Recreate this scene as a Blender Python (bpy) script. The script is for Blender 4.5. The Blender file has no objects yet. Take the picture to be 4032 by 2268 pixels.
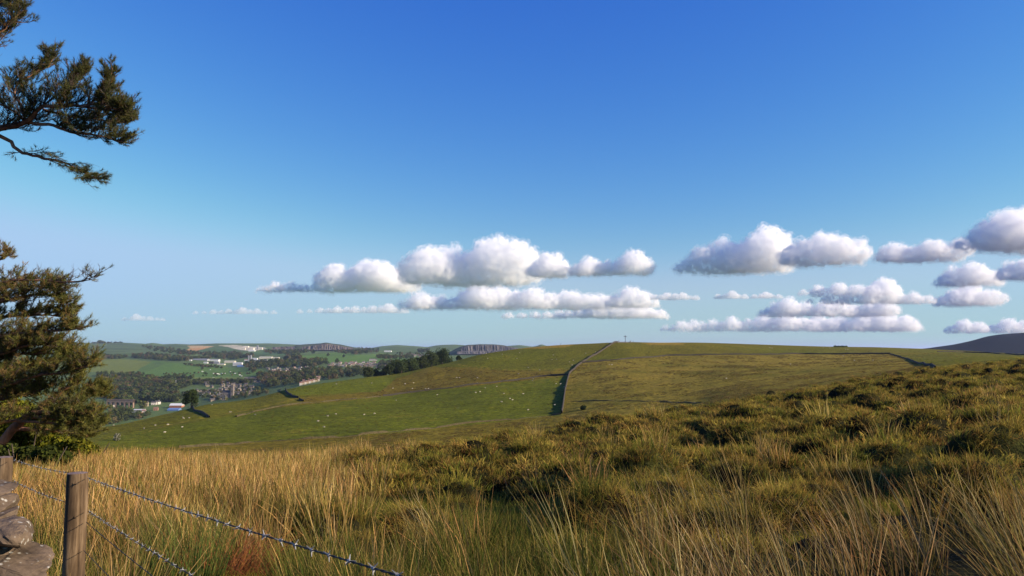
import bpy, bmesh, math, random
import numpy as np
from mathutils import Vector, Matrix, Quaternion
random.seed(7); rng = np.random.default_rng(7)
SC = bpy.context.scene
COL = SC.collection
# ------------------------------------------------------------------ camera
FPX, CXP, CYP, HOR = 3024.0, 2016.0, 1134.0, 1375.0
PITCH = math.atan((HOR - CYP) / FPX); CP, SP = math.cos(PITCH), math.sin(PITCH)
cam = bpy.data.cameras.new('camera'); camo = bpy.data.objects.new('camera', cam); COL.objects.link(camo)
cam.sensor_width = 36.0; cam.lens = 36.0 * FPX / 4032.0; cam.clip_start = 0.05; cam.clip_end = 200000
camo.location = (0, 0, 0); camo.rotation_euler = (math.radians(90) + PITCH, 0, 0)
SC.camera = camo
# ------------------------------------------------------------------ sky, sun, exposure
SUN_EL, SUN_AZ = math.radians(21.0), math.radians(103.0)     # azimuth clockwise from the view direction
world = bpy.data.worlds.new('World'); SC.world = world; world.use_nodes = True
wn = world.node_tree; wn.nodes.clear()
sky = wn.nodes.new('ShaderNodeTexSky'); sky.sky_type = 'NISHITA'; sky.sun_disc = False
sky.sun_elevation = SUN_EL; sky.sun_rotation = SUN_AZ
sky.altitude = 300; sky.air_density = 1.5; sky.dust_density = 0.0; sky.ozone_density = 8.0
SKY_STRENGTH = 0.115
bg = wn.nodes.new('ShaderNodeBackground'); bg.inputs['Strength'].default_value = SKY_STRENGTH
wo = wn.nodes.new('ShaderNodeOutputWorld')
sep = wn.nodes.new('ShaderNodeSeparateColor'); cmb = wn.nodes.new('ShaderNodeCombineColor'); wn.links.new(sky.outputs[0], sep.inputs[0])
def _m(op, a, b, c=None):
    n = wn.nodes.new('ShaderNodeMath'); n.operation = op
    for i, v in enumerate((a, b, c)):
        if v is None: continue
        if isinstance(v, (int, float)): n.inputs[i].default_value = v
        else: wn.links.new(v, n.inputs[i])
    return n.outputs[0]
for ch, (gain, pw, top, dist, add) in enumerate(((5.7, 1.9, 0.405, 0.15, 0.0), (2.2, 1.5, 0.61, 0.16, 0.0), (0.82, 1.0, 0.83, 0.16, 0.32))):   # the camera's colour response: deep blue above, pale at the horizon
    x = _m('MULTIPLY', sep.outputs[ch], SKY_STRENGTH)
    x = _m('MULTIPLY_ADD', _m('POWER', x, pw), gain, _m('MULTIPLY', _m('MINIMUM', _m('MULTIPLY', x, 8.0), 1.0), add))
    x = _m('SMOOTH_MIN', x, top, dist)
    if ch == 0: pale = _m('MULTIPLY', _m('MAXIMUM', _m('SUBTRACT', x, 0.22), 0.0), 0.3)
    if ch == 2: x = _m('ADD', x, pale)
    wn.links.new(_m('MULTIPLY', x, 0.556 / SKY_STRENGTH), cmb.inputs[ch])
wn.links.new(cmb.outputs[0], bg.inputs['Color']); wn.links.new(bg.outputs[0], wo.inputs['Surface'])
sd = bpy.data.lights.new('sun', 'SUN'); sd.energy = 5.0; sd.angle = math.radians(0.55); sd.color = (1.0, 0.84, 0.64)
suno = bpy.data.objects.new('sun', sd); COL.objects.link(suno)
SUNV = Vector((math.sin(SUN_AZ) * math.cos(SUN_EL), math.cos(SUN_AZ) * math.cos(SUN_EL), math.sin(SUN_EL)))
suno.rotation_euler = SUNV.to_track_quat('Z', 'Y').to_euler(); suno.location = SUNV * 100
SC.view_settings.view_transform = 'Standard'; SC.view_settings.look = 'None'
SC.view_settings.exposure = 0.85; SC.view_settings.gamma = 1.0
SC.render.engine = 'CYCLES'
SC.cycles.use_denoising = True
try: SC.cycles.denoiser = 'OPENIMAGEDENOISE'
except Exception: pass
SC.cycles.max_bounces = 24; SC.cycles.diffuse_bounces = 3; SC.cycles.glossy_bounces = 2
SC.cycles.transmission_bounces = 3; SC.cycles.transparent_max_bounces = 8; SC.cycles.volume_bounces = 24
SC.cycles.sample_clamp_indirect = 6.0

# ------------------------------------------------------------------ helpers
def lin(c):                       # sRGB 0..255 -> linear
    return tuple(((v / 255.0) / 12.92 if v / 255.0 <= 0.04045 else ((v / 255.0 + 0.055) / 1.055) ** 2.4) for v in c)

def unproj(px, py, Y):
    xc = (px - CXP) / FPX; yc = -(py - CYP) / FPX
    s = Y / (CP - yc * SP)
    return xc * s, Y + 0 * s, (SP + yc * CP) * s

def zof(py, Y):
    yc = -(py - CYP) / FPX
    return Y * (SP + yc * CP) / (CP - yc * SP)

def proj(x, y, z):
    zc = np.maximum(y * CP + z * SP, 1e-3); yc = -y * SP + z * CP
    return CXP + FPX * x / zc, CYP - FPX * yc / zc

def _hash(ix, iy, seed):
    h = (ix.astype(np.int64) * 374761393 + iy.astype(np.int64) * 668265263 + seed * 1442695041) & 0x7fffffff
    h = ((h ^ (h >> 13)) * 1274126177) & 0x7fffffff
    return ((h ^ (h >> 16)) & 0xffffff) / float(0xffffff)

def vnoise(x, y, seed=0):
    x = np.asarray(x, float); y = np.asarray(y, float)
    ix = np.floor(x); iy = np.floor(y); fx = x - ix; fy = y - iy
    fx = fx * fx * fx * (fx * (fx * 6 - 15) + 10); fy = fy * fy * fy * (fy * (fy * 6 - 15) + 10)
    a = _hash(ix, iy, seed); b = _hash(ix + 1, iy, seed); c = _hash(ix, iy + 1, seed); d = _hash(ix + 1, iy + 1, seed)
    return (a * (1 - fx) + b * fx) * (1 - fy) + (c * (1 - fx) + d * fx) * fy

def fbm(x, y, seed=0, octv=4, gain=0.5):
    t = 0; amp = 1; tot = 0; f = 1.0
    for i in range(octv):
        t = t + amp * vnoise(np.asarray(x) * f + 17.3 * i, np.asarray(y) * f - 9.1 * i, seed + i); tot += amp; amp *= gain; f *= 2.03
    return t / tot - 0.5

def sstep(a, b, x):
    t = np.clip((x - a) / (b - a), 0, 1); return t * t * (3 - 2 * t)

def inpoly(px, py, poly):
    inside = np.zeros(np.shape(px), bool); n = len(poly); j = n - 1
    for i in range(n):
        xi, yi = poly[i]; xj, yj = poly[j]
        if yi != yj:
            c = ((yi > py) != (yj > py)) & (px < (xj - xi) * (py - yi) / (yj - yi) + xi)
            inside ^= c
        j = i
    return inside

def distpoly(px, py, line, sy=1.0):
    d = np.full(np.shape(px), 1e9)
    for (x0, y0), (x1, y1) in zip(line[:-1], line[1:]):
        vx, vy = x1 - x0, (y1 - y0) * sy; L = vx * vx + vy * vy + 1e-9
        t = np.clip(((px - x0) * vx + (py - y0) * sy * vy) / L, 0, 1)
        d = np.minimum(d, np.hypot(px - x0 - t * vx, (py - y0) * sy - t * vy))
    return d

def mesh_np(name, verts, faces_flat, loops_per, mats=(), col=None, smooth=False):
    """verts (n,3); faces as (m,k) int array of constant k"""
    me = bpy.data.meshes.new(name)
    verts = np.asarray(verts, np.float32); f = np.asarray(faces_flat, np.int32)
    me.vertices.add(len(verts)); me.vertices.foreach_set('co', verts.ravel())
    m, k = f.shape
    me.loops.add(m * k); me.loops.foreach_set('vertex_index', f.ravel())
    me.polygons.add(m); me.polygons.foreach_set('loop_start', np.arange(0, m * k, k, dtype=np.int32))
    try: me.polygons.foreach_set('loop_total', np.full(m, k, np.int32))
    except Exception: pass
    me.update(calc_edges=True); me.validate()
    if smooth: me.polygons.foreach_set('use_smooth', np.ones(m, bool))
    if col is not None:
        a = me.color_attributes.new('Col', 'FLOAT_COLOR', 'POINT')
        c4 = np.ones((len(verts), 4), np.float32); c4[:, :3] = col; a.data.foreach_set('color', c4.ravel())
    for mt in mats: me.materials.append(mt)
    return me

def obj(name, me, parent=None, loc=None):
    o = bpy.data.objects.new(name, me); COL.objects.link(o)
    if parent: o.parent = parent
    if loc is not None: o.location = loc
    return o

def tag(o, label=None, cat=None, group=None, kind=None):
    if label: o['label'] = label
    if cat: o['category'] = cat
    if group: o['group'] = group
    if kind: o['kind'] = kind
    return o

def empty(name, loc=(0, 0, 0), rz=0):
    o = bpy.data.objects.new(name, None); COL.objects.link(o); o.location = loc; o.rotation_euler = (0, 0, rz); o.empty_display_size = 0.3
    return o

def bm_mesh(name, bm, mats=(), smooth=False):
    me = bpy.data.meshes.new(name); bm.to_mesh(me); bm.free()
    if smooth: me.polygons.foreach_set('use_smooth', np.ones(len(me.polygons), bool))
    for m in mats: me.materials.append(m)
    return me

ORD = ['leftmost', 'second from the left', 'third from the left', 'fourth from the left', 'fifth from the left', 'sixth from the left', 'seventh from the left', 'eighth from the left', 'ninth from the left', 'tenth from the left', 'eleventh from the left', 'twelfth from the left', 'thirteenth from the left', 'fourteenth from the left', 'fifteenth from the left', 'sixteenth from the left', 'seventeenth from the left', 'eighteenth from the left', 'nineteenth from the left', 'twentieth from the left', '21st from the left', '22nd from the left', '23rd from the left', '24th from the left', '25th from the left', '26th from the left', '27th from the left']
def third(px, poly):
    a = min(p[0] for p in poly); b = max(p[0] for p in poly); t = (px - a) / (b - a); return 'left part' if t < 0.34 else ('middle' if t < 0.67 else 'right part')

# ------------------------------------------------------------------ materials
def newmat(name):
    m = bpy.data.materials.new(name); m.use_nodes = True; nt = m.node_tree; nt.nodes.clear()
    out = nt.nodes.new('ShaderNodeOutputMaterial'); return m, nt, out

def N(nt, t, **kw):
    n = nt.nodes.new(t)
    for k, v in kw.items(): setattr(n, k, v)
    return n

def L(nt, a, b): nt.links.new(a, b)

def plain(name, rgb, rough=0.85, var=0.25, scale=3.0, bump=0.0, spec=0.2, metallic=0.0, detail=5, stretch=None):
    """one base colour with procedural noise variation and fine relief"""
    m, nt, out = newmat(name)
    p = N(nt, 'ShaderNodeBsdfPrincipled'); p.inputs['Roughness'].default_value = rough
    p.inputs['Specular IOR Level'].default_value = spec; p.inputs['Metallic'].default_value = metallic
    tc = N(nt, 'ShaderNodeTexCoord'); src = tc.outputs['Object']
    if stretch:
        mp = N(nt, 'ShaderNodeMapping'); mp.inputs['Scale'].default_value = stretch; L(nt, src, mp.inputs[0]); src = mp.outputs[0]
    no = N(nt, 'ShaderNodeTexNoise'); no.inputs['Scale'].default_value = scale; no.inputs['Detail'].default_value = detail
    L(nt, src, no.inputs['Vector'])
    cr = N(nt, 'ShaderNodeValToRGB')
    cr.color_ramp.elements[0].position = 0.3; cr.color_ramp.elements[1].position = 0.7
    cr.color_ramp.elements[0].color = (*[c * (1 - var) for c in rgb], 1); cr.color_ramp.elements[1].color = (*[min(c * (1 + var), 0.95) for c in rgb], 1)
    L(nt, no.outputs[0], cr.inputs[0]); L(nt, cr.outputs[0], p.inputs['Base Color'])
    if bump:
        b = N(nt, 'ShaderNodeBump'); b.inputs['Strength'].default_value = 0.6; b.inputs['Distance'].default_value = bump
        L(nt, no.outputs[0], b.inputs['Height']); L(nt, b.outputs[0], p.inputs['Normal'])
    L(nt, p.outputs[0], out.inputs['Surface'])
    return m

def leafmat(name, attr='Col', trans=0.35, rnd=0.25, hue=0.02, gloss=0.0):
    """vertex colour x per-instance variation, diffuse + translucent"""
    m, nt, out = newmat(name)
    at = N(nt, 'ShaderNodeAttribute', attribute_name=attr)
    oi = N(nt, 'ShaderNodeObjectInfo')
    h = N(nt, 'ShaderNodeHueSaturation')
    mr = N(nt, 'ShaderNodeMapRange'); mr.inputs[3].default_value = 1 - rnd; mr.inputs[4].default_value = 1 + rnd
    L(nt, oi.outputs['Random'], mr.inputs[0]); L(nt, mr.outputs[0], h.inputs['Value'])
    mu = N(nt, 'ShaderNodeMath', operation='MULTIPLY'); mu.inputs[1].default_value = 17.31; L(nt, oi.outputs['Random'], mu.inputs[0])
    fr = N(nt, 'ShaderNodeMath', operation='FRACT'); L(nt, mu.outputs[0], fr.inputs[0])
    mh = N(nt, 'ShaderNodeMapRange'); mh.inputs[3].default_value = 0.5 - hue; mh.inputs[4].default_value = 0.5 + hue
    L(nt, fr.outputs[0], mh.inputs[0]); L(nt, mh.outputs[0], h.inputs['Hue'])
    L(nt, at.outputs['Color'], h.inputs['Color'])
    d = N(nt, 'ShaderNodeBsdfDiffuse'); t = N(nt, 'ShaderNodeBsdfTranslucent'); mx = N(nt, 'ShaderNodeMixShader'); mx.inputs[0].default_value = trans
    L(nt, h.outputs[0], d.inputs[0]); L(nt, h.outputs[0], t.inputs[0]); L(nt, d.outputs[0], mx.inputs[1]); L(nt, t.outputs[0], mx.inputs[2])
    L(nt, mx.outputs[0], out.inputs['Surface'])
    return m
# ------------------------------------------------------------------ terrain heights
def pchip(xk, yk, x):
    xk = np.asarray(xk, float); yk = np.asarray(yk, float); h = np.diff(xk); d = np.diff(yk) / h
    m = np.zeros_like(yk); same = d[:-1] * d[1:] > 0
    w1 = 2 * h[1:] + h[:-1]; w2 = h[1:] + 2 * h[:-1]
    with np.errstate(divide='ignore', invalid='ignore'):
        mm = (w1 + w2) / (w1 / d[:-1] + w2 / d[1:])
    m[1:-1] = np.where(same, mm, 0); m[0] = d[0]; m[-1] = d[-1]
    i = np.clip(np.searchsorted(xk, x) - 1, 0, len(xk) - 2); t = (x - xk[i]) / h[i]; t = np.clip(t, 0, 1)
    return ((1 + 2 * t) * (1 - t) ** 2 * yk[i] + t * (1 - t) ** 2 * h[i] * m[i] + t * t * (3 - 2 * t) * yk[i + 1] + t * t * (t - 1) * h[i] * m[i + 1])

def curve(pts):
    a = np.array(pts, float)
    return lambda p: np.interp(p, a[:, 0], a[:, 1])
f_Yc = curve([(-1500, 22), (400, 22), (1500, 30), (2160, 45), (2900, 60), (3443, 78), (4032, 100), (5500, 110)])
f_pc = curve([(-1500, 1850), (400, 1850), (1000, 1850), (1500, 1806), (1800, 1778), (2160, 1722), (2442, 1662), (2724, 1632), (2896, 1598), (3130, 1556), (3443, 1503), (3678, 1460), (3835, 1444), (4032, 1428), (4600, 1400), (5500, 1380)])
f_Yb = curve([(-1500, 230), (1500, 235), (2160, 280), (2450, 280), (2900, 240), (3443, 210), (4032, 200), (5500, 200)])
f_pb = curve([(-1500, 1800), (400, 1790), (1000, 1785), (1500, 1760), (1800, 1745), (2160, 1700), (2442, 1640), (2724, 1618), (2896, 1580), (3130, 1545), (3443, 1490), (3678, 1450), (3835, 1435), (4032, 1420), (5500, 1390)])
f_Ye = curve([(-1500, 300), (0, 340), (390, 390), (711, 480), (1040, 560), (1180, 620), (1438, 690), (1714, 750), (1875, 800), (2049, 850), (2207, 860), (2437, 870), (2650, 900), (2976, 950), (3273, 1000), (3630, 1050), (4032, 950), (5500, 900)])
f_pe = curve([(-1500, 1750), (0, 1730), (390, 1683), (450, 1671), (530, 1655), (624, 1631), (711, 1616), (764, 1599), (834, 1584), (900, 1586), (1000, 1566), (1040, 1562), (1103, 1533), (1180, 1519), (1365, 1497), (1438, 1485), (1564, 1476), (1634, 1459), (1714, 1438), (1800, 1423), (1833, 1406), (1875, 1397), (1980, 1381), (2049, 1371), (2102, 1366), (2207, 1357), (2276, 1355), (2364, 1352), (2437, 1345), (2504, 1346), (2560, 1350), (2650, 1349), (2740, 1348), (2800, 1350), (2976, 1356), (3154, 1362), (3273, 1365), (3450, 1367), (3630, 1373), (3800, 1381), (4032, 1394), (5500, 1420)])
VY = [1500, 1900, 2450, 3000, 3600, 4500, 5500]
VP = {0: [1655, 1578, 1500, 1452, 1413, 1386, 1371], 700: [1650, 1575, 1500, 1452, 1413, 1386, 1371], 900: [1600, 1560, 1494, 1456, 1430, 1396, 1378],
      1200: [1545, 1502, 1462, 1430, 1402, 1385, 1376], 1500: [1505, 1480, 1450, 1418, 1399, 1388, 1378], 1800: [1455, 1445, 1425, 1412, 1400, 1390, 1380], 2200: [1420, 1420, 1415, 1408, 1400, 1390, 1382]}
vx = sorted(VP); f_V = [curve([(p, VP[p][k]) for p in vx]) for k in range(7)]
f_pr = curve([(-1500, 1340), (0, 1347), (159, 1349), (358, 1351), (484, 1350), (572, 1354), (600, 1351), (641, 1356), (694, 1354), (746, 1357), (851, 1353), (1057, 1352), (1145, 1356), (1431, 1371), (1470, 1369), (1501, 1363), (1564, 1359), (1634, 1363), (1683, 1367), (1714, 1361), (1749, 1358), (1790, 1357), (1850, 1362), (1980, 1364), (2010, 1361), (2046, 1358), (2095, 1365), (2116, 1362), (2130, 1355), (2151, 1362), (2200, 1368), (3400, 1385), (3560, 1378), (3648, 1372), (3700, 1364), (3749, 1357), (3838, 1338), (3886, 1324), (3951, 1316), (4032, 1311), (4200, 1300), (4500, 1296), (5500, 1300)])
f_Yr = curve([(-1500, 7500), (2200, 7500), (3000, 2700), (5500, 2700)])
LPX = np.arange(-1500, 5501, 7.0); LNY = np.linspace(math.log(0.5), math.log(16000), 760)
LUT = np.zeros((len(LPX), len(LNY)))
for ci, p in enumerate(LPX):
    Yc, zc = f_Yc(p), zof(f_pc(p), f_Yc(p)); Yb, zb = f_Yb(p), zof(f_pb(p), f_Yb(p)); Ye, ze = f_Ye(p), zof(f_pe(p), f_Ye(p))
    k = [(0.5, -1.70), (3.0, -1.72), (Yc * 0.45, -1.72 + (zc + 1.72) * 0.33), (Yc, zc)]
    Yd = math.sqrt(Yc * Yb); sc = min(zc / Yc, zb / Yb); k.append((Yd, Yd * sc - 0.028 * Yd)); k.append((Yb, zb))
    pb, pe = f_pb(p), f_pe(p)
    for f in (0.25, 0.5, 0.75):
        Y = Yb * (Ye / Yb) ** f; k.append((Y, zof(pb + (pe - pb) * f ** 0.92, Y)))
    k.append((Ye, ze))
    if p < 2200:
        Y = Ye * 1.25; w = np.clip((1500 - p) / 700, 0, 1); k.append((Y, ze / Ye * Y - 10 - 12 * w))
        for Yv, fv in zip(VY, f_V): k.append((Yv, zof(fv(p), Yv)))
    else:
        k.append((Ye * 1.4, ze - 14)); k.append((1750, -48)); k.append((2050, -45))
    Yr = f_Yr(p)
    k.append((Yr, zof(f_pr(p), Yr))); k.append((Yr * 1.3, zof(f_pr(p), Yr) - 60)); k.append((16000, -150))
    k = np.array(sorted(k)); LUT[ci] = pchip(np.log(k[:, 0]), k[:, 1], LNY)

def _smooth_cols():
    """round off the corners between columns, less towards the skyline ridge"""
    global LUT
    for sig, lo, hi in ((7.0, -5, 6.95), (2.5, 6.95, 8.3)):
        n = int(sig * 3); kx = np.exp(-0.5 * (np.arange(-n, n + 1) / sig) ** 2); kx /= kx.sum()
        pad = np.pad(LUT, ((n, n), (0, 0)), 'edge'); S = sum(kx[i] * pad[i:i + len(LUT)] for i in range(2 * n + 1))
        w = (sstep(lo, lo + 0.1, LNY) * (1 - sstep(hi - 0.1, hi, LNY)))[None, :]
        LUT = LUT * (1 - w) + S * w
_smooth_cols()

def lut(px, ly):
    u = np.clip((px - LPX[0]) / 7.0, 0, len(LPX) - 1.001); v = np.clip((ly - LNY[0]) / (LNY[1] - LNY[0]), 0, len(LNY) - 1.001)
    i = u.astype(int); j = v.astype(int); fu = u - i; fv = v - j
    return (LUT[i, j] * (1 - fv) + LUT[i, j + 1] * fv) * (1 - fu) + (LUT[i + 1, j] * (1 - fv) + LUT[i + 1, j + 1] * fv) * fu

def worley(x, y, cell, seed):
    """domes on a jittered grid: tussock mounds"""
    gx = np.floor(x / cell); gy = np.floor(y / cell); best = np.zeros(np.shape(x))
    for dx in (-1, 0, 1):
        for dy in (-1, 0, 1):
            cx = gx + dx; cy = gy + dy
            ux = (cx + 0.15 + 0.7 * _hash(cx, cy, seed)) * cell; uy = (cy + 0.15 + 0.7 * _hash(cx, cy, seed + 5)) * cell
            r = cell * (0.34 + 0.28 * _hash(cx, cy, seed + 9)); hh = 0.35 + 0.65 * _hash(cx, cy, seed + 13)
            keep = _hash(cx, cy, seed + 21) < 0.74
            d = np.hypot(x - ux, (y - uy) * 1.15) / r
            best = np.maximum(best, np.where(keep & (d < 1), hh * np.clip(1 - d * d, 0, 1) ** 0.55, 0))
    return best

def rough_amt(px, x, y):
    """how tussocky the near pasture is"""
    a = sstep(900, 1700, px + 0 * y) * sstep(4.5, 10, y)
    a = np.maximum(a, 0.35 * sstep(2500, 3200, px) * sstep(2, 5, y))
    return a * (1 - sstep(0.98, 1.35, y / f_Yc(px)))

def H(x, y, detail=True):
    x = np.asarray(x, float); y = np.asarray(y, float); ys = np.maximum(y, 0.5); ly = np.log(ys)
    px = CXP + FPX * x / (ys * CP); z = lut(px, ly)
    for _ in range(2):
        px = CXP + FPX * x / np.maximum(ys * CP + z * SP, 0.3); z = lut(px, ly)
    if detail:
        near = 1 - sstep(60, 200, y); hill = sstep(140, 220, y) * (1 - sstep(700, 1200, y)); far = sstep(1300, 2500, y)
        z = z + hill * (1.2 * fbm(x / 45, y / 45, 6, 3) + 0.75 * fbm(x / 8, y / 8, 16, 3)) * np.clip((1 - y / f_Ye(px)) * 6, 0.25, 1)
        z = z + far * 9 * fbm(x / 420, y / 420, 9, 3)
        if y.min() > 140: return z
        ra = rough_amt(px, x, y)
        wx = x + 0.35 * fbm(x * 0.9, y * 0.9, 31, 2); wy = y + 0.35 * fbm(x * 0.9, y * 0.9, 37, 2)
        z = z + ra * (0.66 * worley(wx, wy, 1.5, 3) + 0.50 * worley(wx + 7, wy, 2.6, 8) - 0.30) 
        z = z + near * 0.22 * fbm(x * 0.55, y * 0.55, 4, 3) * sstep(1, 5, y)
    return z

def Hs(x, y): return float(H(np.array([x]), np.array([y]))[0])

def hit(px, py, y0=150, y1=9000):
    """first point of the terrain seen along a pixel's ray"""
    Y = np.exp(np.linspace(math.log(y0), math.log(y1), 420)); X, _, Z = unproj(px, py, Y); g = H(X, Y) - Z
    i = np.argmax(g > 0)
    if g[i] <= 0: i = int(np.argmin(np.abs(g) / Y))
    elif i > 0:
        t = g[i - 1] / (g[i - 1] - g[i]); yy = Y[i - 1] + t * (Y[i] - Y[i - 1]); xx = X[i - 1] + t * (X[i] - X[i - 1]); return xx, yy, Hs(xx, yy)
    return X[i], Y[i], Hs(X[i], Y[i])

def hits(px, py, y0, y1):
    """hit() for many pixels at once"""
    px = np.asarray(px, float)[:, None]; py = np.asarray(py, float)[:, None]; Y = np.exp(np.linspace(math.log(y0), math.log(y1), 320))[None, :]
    X, YY, Z = unproj(px, py, Y + 0 * px); g = H(X, YY) - Z; i = np.argmax(g > 0, 1); none = ~(g > 0).any(1); i = np.where(none, np.argmin(np.abs(g) / YY, 1), i); k = np.arange(len(px)); j = np.maximum(i - 1, 0)
    t = np.where((i > 0) & ~none, g[k, j] / (g[k, j] - g[k, i] - 1e-12), 1.0); x = X[k, j] + t * (X[k, i] - X[k, j]); y = YY[k, j] + t * (YY[k, i] - YY[k, j]); return x, y, H(x, y)

# ------------------------------------------------------------------ ground sheet
ROWS = np.concatenate([np.linspace(-4.5, 0.9, 10), np.exp(np.linspace(math.log(1.1), math.log(115), 430)), np.exp(np.linspace(math.log(117), math.log(13500), 470)), np.exp(np.linspace(math.log(14000), math.log(52000), 24))])
tin = np.linspace(-0.70, 0.70, 620); tl = -0.70 - np.linspace(0.01, 1, 26) ** 1.5 * 0.55; tr_ = 0.70 + np.linspace(0.01, 1, 26) ** 1.5 * 0.55
TC = np.concatenate([tl[::-1], tin, tr_])
APEX = 4.9
def ground_grid():
    near = sstep(0, 250, ROWS)
    gy = np.repeat(ROWS[:, None], len(TC), 1); gx = TC[None, :] * (gy + APEX)
    gz = H(gx, gy)
    return gx, gy, gz
GX, GY, GZ = ground_grid()
GPX, GPY = proj(GX, GY, GZ)

OLIVE = np.array([0.122, 0.120, 0.028]); GREEN = np.array([0.108, 0.130, 0.022]); BROWN = np.array([0.165, 0.130, 0.043]); TAN = np.array([0.27, 0.20, 0.085])
MOOR = np.array([0.205, 0.170, 0.060]); FARG = np.array([0.085, 0.125, 0.045]); FAR_DARK = np.array([0.006, 0.009, 0.017]); SOIL = np.array([0.022, 0.018, 0.008])
PATHS_AND_BANKS = [([(1790, 1435), (1880, 1444), (2010, 1457), (2200, 1453), (2290, 1449), (2450, 1452), (2600, 1457), (2800, 1461), (3100, 1470)], 2.2),
         ([(560, 1706), (589, 1698), (659, 1674), (740, 1658), (834, 1639), (920, 1624), (1000, 1609), (1092, 1590), (1172, 1569)], 2.6),  # sunlit low bank in the left field, its brightness painted as a tan line
         ([(440, 1672), (530, 1661), (600, 1643), (680, 1626)], 2.0), ([(2228, 1581), (2364, 1577), (2500, 1578), (2640, 1581)], 3.0),
         ([(2520, 1540), (2590, 1515), (2640, 1500)], 4.0), ([(2150, 1640), (2230, 1637), (2310, 1632), (2350, 1612)], 4.0)]
F_BRIGHT = [(2224, 1477), (2210, 1630), (2049, 1650), (1700, 1688), (1400, 1714), (1000, 1738), (400, 1775), (380, 1740), (560, 1700), (900, 1640), (1150, 1600), (1400, 1575), (1700, 1536)]
F_BROWN = [(2260, 1452), (2238, 1480), (1700, 1536), (1190, 1590), (1172, 1567), (1500, 1540), (1560, 1490), (1700, 1445), (1850, 1446), (2010, 1460), (2200, 1458)]
F_STRIP = [(1150, 1560), (1250, 1553), (1500, 1540), (1560, 1490), (1450, 1484), (1180, 1518), (1100, 1535)]
F_MOOR = [(2212, 1640), (2224, 1545), (2240, 1480), (2273, 1443), (2300, 1428), (2434, 1417), (2600, 1403), (2800, 1397), (3154, 1394), (3505, 1393), (3700, 1460), (3600, 1600), (2300, 1760)]
F_LOW = [(2215, 1636), (2049, 1652), (1700, 1692), (1400, 1717), (1000, 1741), (400, 1780), (400, 1850), (2400, 1850), (2400, 1640)]
F_TOP1 = [(2030, 1374), (2110, 1362), (2207, 1353), (2260, 1357), (2240, 1366), (2150, 1370)]
F_TOP2 = [(2530, 1352), (2600, 1347), (2700, 1352), (2690, 1357), (2560, 1358)]
FIELDS = [([(150, 1408), (360, 1408), (520, 1416), (600, 1425), (560, 1450), (500, 1480), (390, 1468), (200, 1440)], (0.125, 0.150, 0.035)),
          ([(600, 1420), (720, 1432), (900, 1447), (1010, 1452), (1060, 1470), (1010, 1480), (800, 1490), (500, 1482), (560, 1450)], (0.085, 0.150, 0.035)),
          ([(620, 1424), (655, 1430), (580, 1462), (520, 1474), (560, 1446)], (0.075, 0.125, 0.035)),
          ([(640, 1486), (1010, 1484), (1000, 1500), (640, 1500)], (0.125, 0.165, 0.045)),
          ([(725, 1385), (754, 1387), (790, 1377), (833, 1366), (748, 1371)], (0.46, 0.26, 0.115)), ([(742, 1362), (801, 1361), (845, 1364), (830, 1367), (745, 1370)], (0.52, 0.36, 0.20)),
          ([(760, 1387), (833, 1367), (900, 1366), (930, 1374), (900, 1386), (830, 1394)], (0.075, 0.125, 0.045)),
          ([(935, 1392), (1000, 1385), (1100, 1388), (1150, 1396), (1100, 1400)], (0.075, 0.130, 0.05)),
          ([(1180, 1399), (1250, 1394), (1330, 1388), (1440, 1398), (1500, 1392), (1600, 1402), (1600, 1427), (1290, 1431), (1190, 1421)], (0.095, 0.170, 0.035)),
          ([(1468, 1402), (1490, 1389), (1520, 1391), (1560, 1400), (1540, 1412)], (0.12, 0.18, 0.04)),
          ([(150, 1352), (480, 1352), (600, 1362), (620, 1388), (400, 1392), (150, 1395)], (0.080, 0.115, 0.048)),
          ([(1170, 1376), (1300, 1374), (1420, 1376), (1420, 1380), (1170, 1380)], (0.30, 0.24, 0.17)),
          ([(860, 1360), (920, 1358), (1010, 1366), (1050, 1372), (1000, 1382), (945, 1379), (900, 1367)], (0.48, 0.43, 0.34))]
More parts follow.
